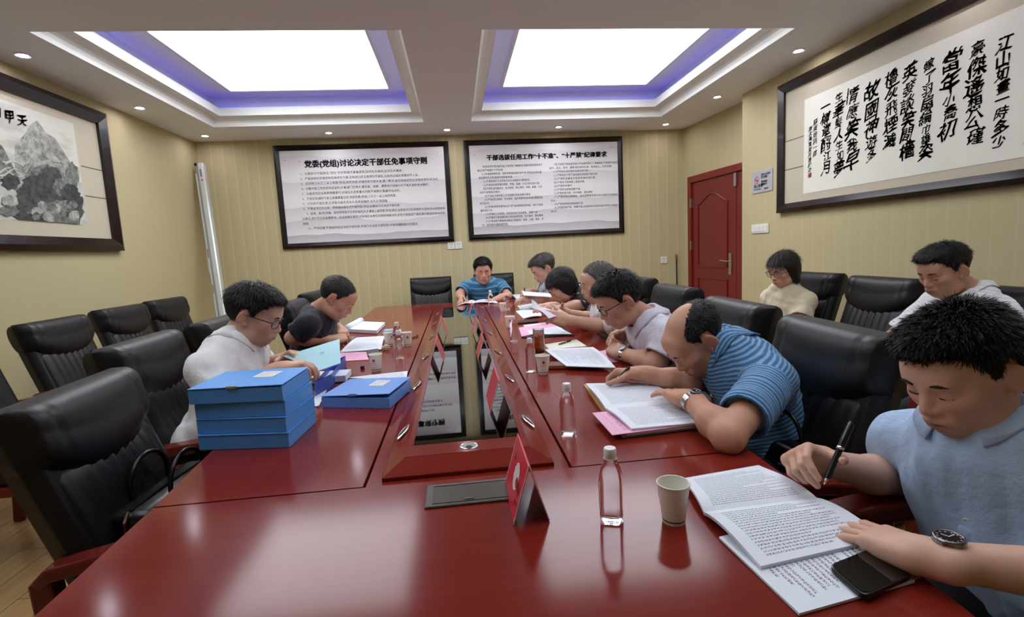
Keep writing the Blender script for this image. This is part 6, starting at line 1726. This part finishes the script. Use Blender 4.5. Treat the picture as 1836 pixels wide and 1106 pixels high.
# red name cards
TENT = mat('red_card', (214, 40, 62), rough=.4); TENTP = mat('pink_red_card', (212, 84, 94), rough=.35); TENTB = mat('card_inside', (60, 20, 26), rough=.5); CLEAR = mat('card_edge', (232, 214, 214), rough=.2)
def tent(x0, x1, y0, y1, z, h, lab, m, mark=False):
    r = thing('name_card', lab, 'name card', ((x0 + x1) / 2, (y0 + y1) / 2, z), 0, 'folded red name cards')
    w_ = (x1 - x0) / 2; l = (y1 - y0) / 2
    for s, nm in ((-1, 'card_panel'), (1, 'card_panel')):
        a = [Vector((s * w_, -l, .0005)), Vector((s * w_, l, .0005)), Vector((0, l, h)), Vector((0, -l, h))]; n_ = Vector((s * h, 0, w_)).normalized() * .0018
        b = [v - n_ for v in a]
        MB().add([tuple(v) for v in a + b], [(0, 1, 2, 3), (7, 6, 5, 4), (0, 4, 5, 1), (1, 5, 6, 2), (2, 6, 7, 3), (3, 7, 4, 0)]).build(nm, m, r)
        for e0, e1 in ((0, 3), (1, 2)): MB().tube([a[e0], a[e1]], .0012, n=5).build('clear_edge', CLEAR, r)
    if mark:
        f = lambda u, v: Vector((-w_ * (1 - v) - .0008, -l + 2 * l * (1 - u), h * v + .0006))
        MB().add([tuple(f(.55 + .17 * math.cos(2 * math.pi * i / 24) * (1 + .1 * math.sin(3 * i)), .52 + .23 * math.sin(2 * math.pi * i / 24))) for i in range(24)], [tuple(range(24))]).build('white_emblem', mat('emblem_white', (232, 226, 222), rough=.4), r)
        MB().add([tuple(f(.66 + .08 * math.cos(2 * math.pi * i / 16), .47 + .09 * math.sin(2 * math.pi * i / 16)) + Vector((-.0004, 0, .0003))) for i in range(16)], [tuple(range(16))]).build('red_emblem', mat('emblem_red', (176, 40, 56), rough=.4), r)
        for (u0, v0, u1, v1) in ((.22, .60, .24, .78), (.20, .70, .30, .68), (.80, .55, .82, .30), (.86, .52, .84, .34), (.78, .44, .90, .40), (.74, .24, .88, .22)):
            p0, p1 = f(u0, v0), f(u1, v1); d = (p1 - p0).normalized(); sd = d.cross(Vector((-h, 0, w_)).normalized()) * .0022; o_ = Vector((-.0005, 0, .0004))
            MB().add([tuple(p0 - sd + o_), tuple(p0 + sd + o_), tuple(p1 + sd * .4 + o_), tuple(p1 - sd * .4 + o_)], [(0, 1, 2, 3)]).build('ink_stroke', mat('card_ink', (40, 14, 18), rough=.5), r)
tent(.080, .152, .937, 1.112, TZ + .001, .118, 'red folded name card nearest the camera with a white emblem', TENT, True)
GZ = FZ
tent(.077, .143, 1.560, 1.765, GZ, .105, 'bright red name card on the right glass edge, second from the camera', TENT)
tent(.072, .138, 2.35, 2.55, GZ, .10, 'pinkish name card on the right glass edge opposite the left pair', TENTP)
tent(.072, .136, 3.10, 3.30, GZ, .10, 'name card on the right glass edge by the pink folder cup', TENTP)
tent(.075, .138, 4.00, 4.20, GZ, .10, 'furthest name card on the right edge of the glass', TENTP)
tent(-.152, -.088, 2.37, 2.57, GZ, .10, 'nearer name card of the two on the left glass edge', TENTP)
tent(-.150, -.088, 3.15, 3.35, GZ, .10, 'further name card of the two on the left glass edge', TENTP)

# pens
def pen(a, b, lab, r=.0045, m=BLK, tip=CHROME, loc=None):
    a = Vector(a); b = Vector(b); o = thing('pen', lab, 'pen', tuple(a)); d = b - a
    MB().tube([d * .0, d * .04, d * .10], [r * .15, r * .4, r * .85], n=10).build('nib', tip, o, smooth=True)
    MB().tube([d * .10, d * .55, d * .56, d * .62, d * .63, d * .97, d], [r * .95, r, r * 1.08, r * 1.08, r * 1.12, r * 1.05, r * .7], n=10).build('barrel', m, o, auto=.7)
    MB().tube([d * .56, d * .60], r * 1.18, n=12).build('ring', CHROME, o, smooth=True)
    MB().tube([d * .66 + Vector((0, 0, r * 1.4)), d * .95 + Vector((0, 0, r * 1.5))], r * .25, n=6).build('clip', CHROME, o)
def held(g, q, back, fwd, lab, r=.0045):
    """a pen through the fingertips: fwd = towards the nib"""
    c_ = np.array(g[q]); d = unit(fwd); pen(c_ + d * .032, c_ - d * .105, lab, r)
held(P1, 'R', None, ony(1383, 846, .93) - ony(1427, 752, .955), 'black and silver fountain pen held by the man in light blue', .0060)
held(P2, 'R', None, (-.55, .12, -.52), 'black pen held by the balding man')
held(P8, 'R', None, (.55, -.05, -.6), 'black pen held by the navy shirted man')
held(P6, 'R', None, (.1, .1, -.8), 'black pen held up by the man in the light grey polo')
held(P7, 'R', None, (.35, -.3, -.7), 'black pen held by the man at the far end')
pen(onz(1000, 618, Z0 + .018), onz(1024, 610, Z0 + .018), 'black pen lying on the cream notepad', .004)
pen(onz(737, 606, Z0 + .005), onz(750, 601, Z0 + .005), 'black pen lying beside the left paper cups', .004)
o = MB().rbox((-.009, -.012, 0), (.009, .012, .016), .004).build('bottle_stopper', mat('purple_plastic', (44, 24, 84), rough=.4)); p = onz(650, 661, TZ); o.location = (p[0], p[1], TZ + .0005); tag(o, 'tiny dark purple stopper in front of the pink sheet', 'stopper')
r_ = random.Random(5); bm = bmesh.new(); bmesh.ops.create_icosphere(bm, subdivisions=3, radius=.022)
for v_ in bm.verts: v_.co *= 1 + .35 * (math.sin(v_.co.x * 300 + 1) * math.sin(v_.co.y * 260) * .6 + .4 * math.sin(v_.co.z * 420 + v_.co.x * 180)); v_.co.z *= .7
o = MB().bm(bm).build('crumpled_tissue', mat('tissue', (206, 186, 160), rough=.8)); p = onz(692, 627, TZ); o.location = (p[0], p[1], TZ + .014); tag(o, 'crumpled tissue beside the left paper cups', 'tissue')
o = MB().rbox((-.05, -.035, 0), (.05, .035, .03), .008).build('tissue_pack', mat('tissue_pack_blue', (150, 190, 214), rough=.35)); p = onz(702, 598, TZ); o.location = (p[0], p[1], TZ + .0005); tag(o, 'pale blue tissue pack behind the left bottles', 'tissue pack')

# bags on the chairs
BAGM = mat('bag_leather', (14, 14, 15), rough=.28, bump=.15, bscale=200)
def bag(lab, loc, rz, tilt, w_, d_, h_, buckle):
    r = thing('handbag', lab, 'bag', loc, rz); r.rotation_euler = (tilt, 0, rz)
    MB().rbox((-w_ / 2, -d_ / 2, 0), (w_ / 2, d_ / 2, h_), .028, seg=3).build('bag_body', BAGM, r, smooth=True)
    MB().tube([(-w_ / 2 + .02, 0, h_ + .001), (0, 0, h_ + .004), (w_ / 2 - .02, 0, h_ + .001)], .004, n=6).build('zipper', CHROME if buckle else DARKM, r)
    for y in (-d_ / 2 + .006, d_ / 2 - .006):
        pts = [(-w_ * .22, y, h_ * .86)] + [(w_ * .22 * math.cos(math.pi - math.pi * i / 10), y, h_ + .02 + .075 * math.sin(math.pi * i / 10)) for i in range(11)] + [(w_ * .22, y, h_ * .86)]
        MB().tube(pts, .0065, n=8).build('handle', BAGM, r, smooth=True)
        for s in (-1, 1): MB().box((s * w_ * .22 - .012, y - .006 if y < 0 else y - .002, h_ * .62), (s * w_ * .22 + .012, y + .002 if y < 0 else y + .006, h_ * .92)).build('strap_tab', BAGM, r, bevel=.002)
    if buckle:
        fr_ = MB(); y = -d_ / 2 - .003
        for lo, hi in (((-.018, y, h_ * .52), (.018, y + .004, h_ * .545)), ((-.018, y, h_ * .645), (.018, y + .004, h_ * .67)), ((-.018, y, h_ * .545), (-.013, y + .004, h_ * .645)), ((.013, y, h_ * .545), (.018, y + .004, h_ * .645))): fr_.box(lo, hi)
        fr_.build('buckle', CHROME, r)
    MB().tube([(-w_ / 2 + .012, 0, h_), (-w_ / 2 - .004, 0, h_ - .02), (-w_ / 2 - .006, 0, h_ - .05)], [.004, .006, .003], n=8).build('zip_pull', CHROME, r)
bag('black leather handbag on the nearest left chair', (-.865, 1.50, .478), math.radians(86), math.radians(0), .36, .12, .20, False)
bag('black leather bag with a silver buckle on the chair behind the balding man', (.985, 1.36, .478), math.radians(-85), math.radians(0), .30, .10, .21, True)
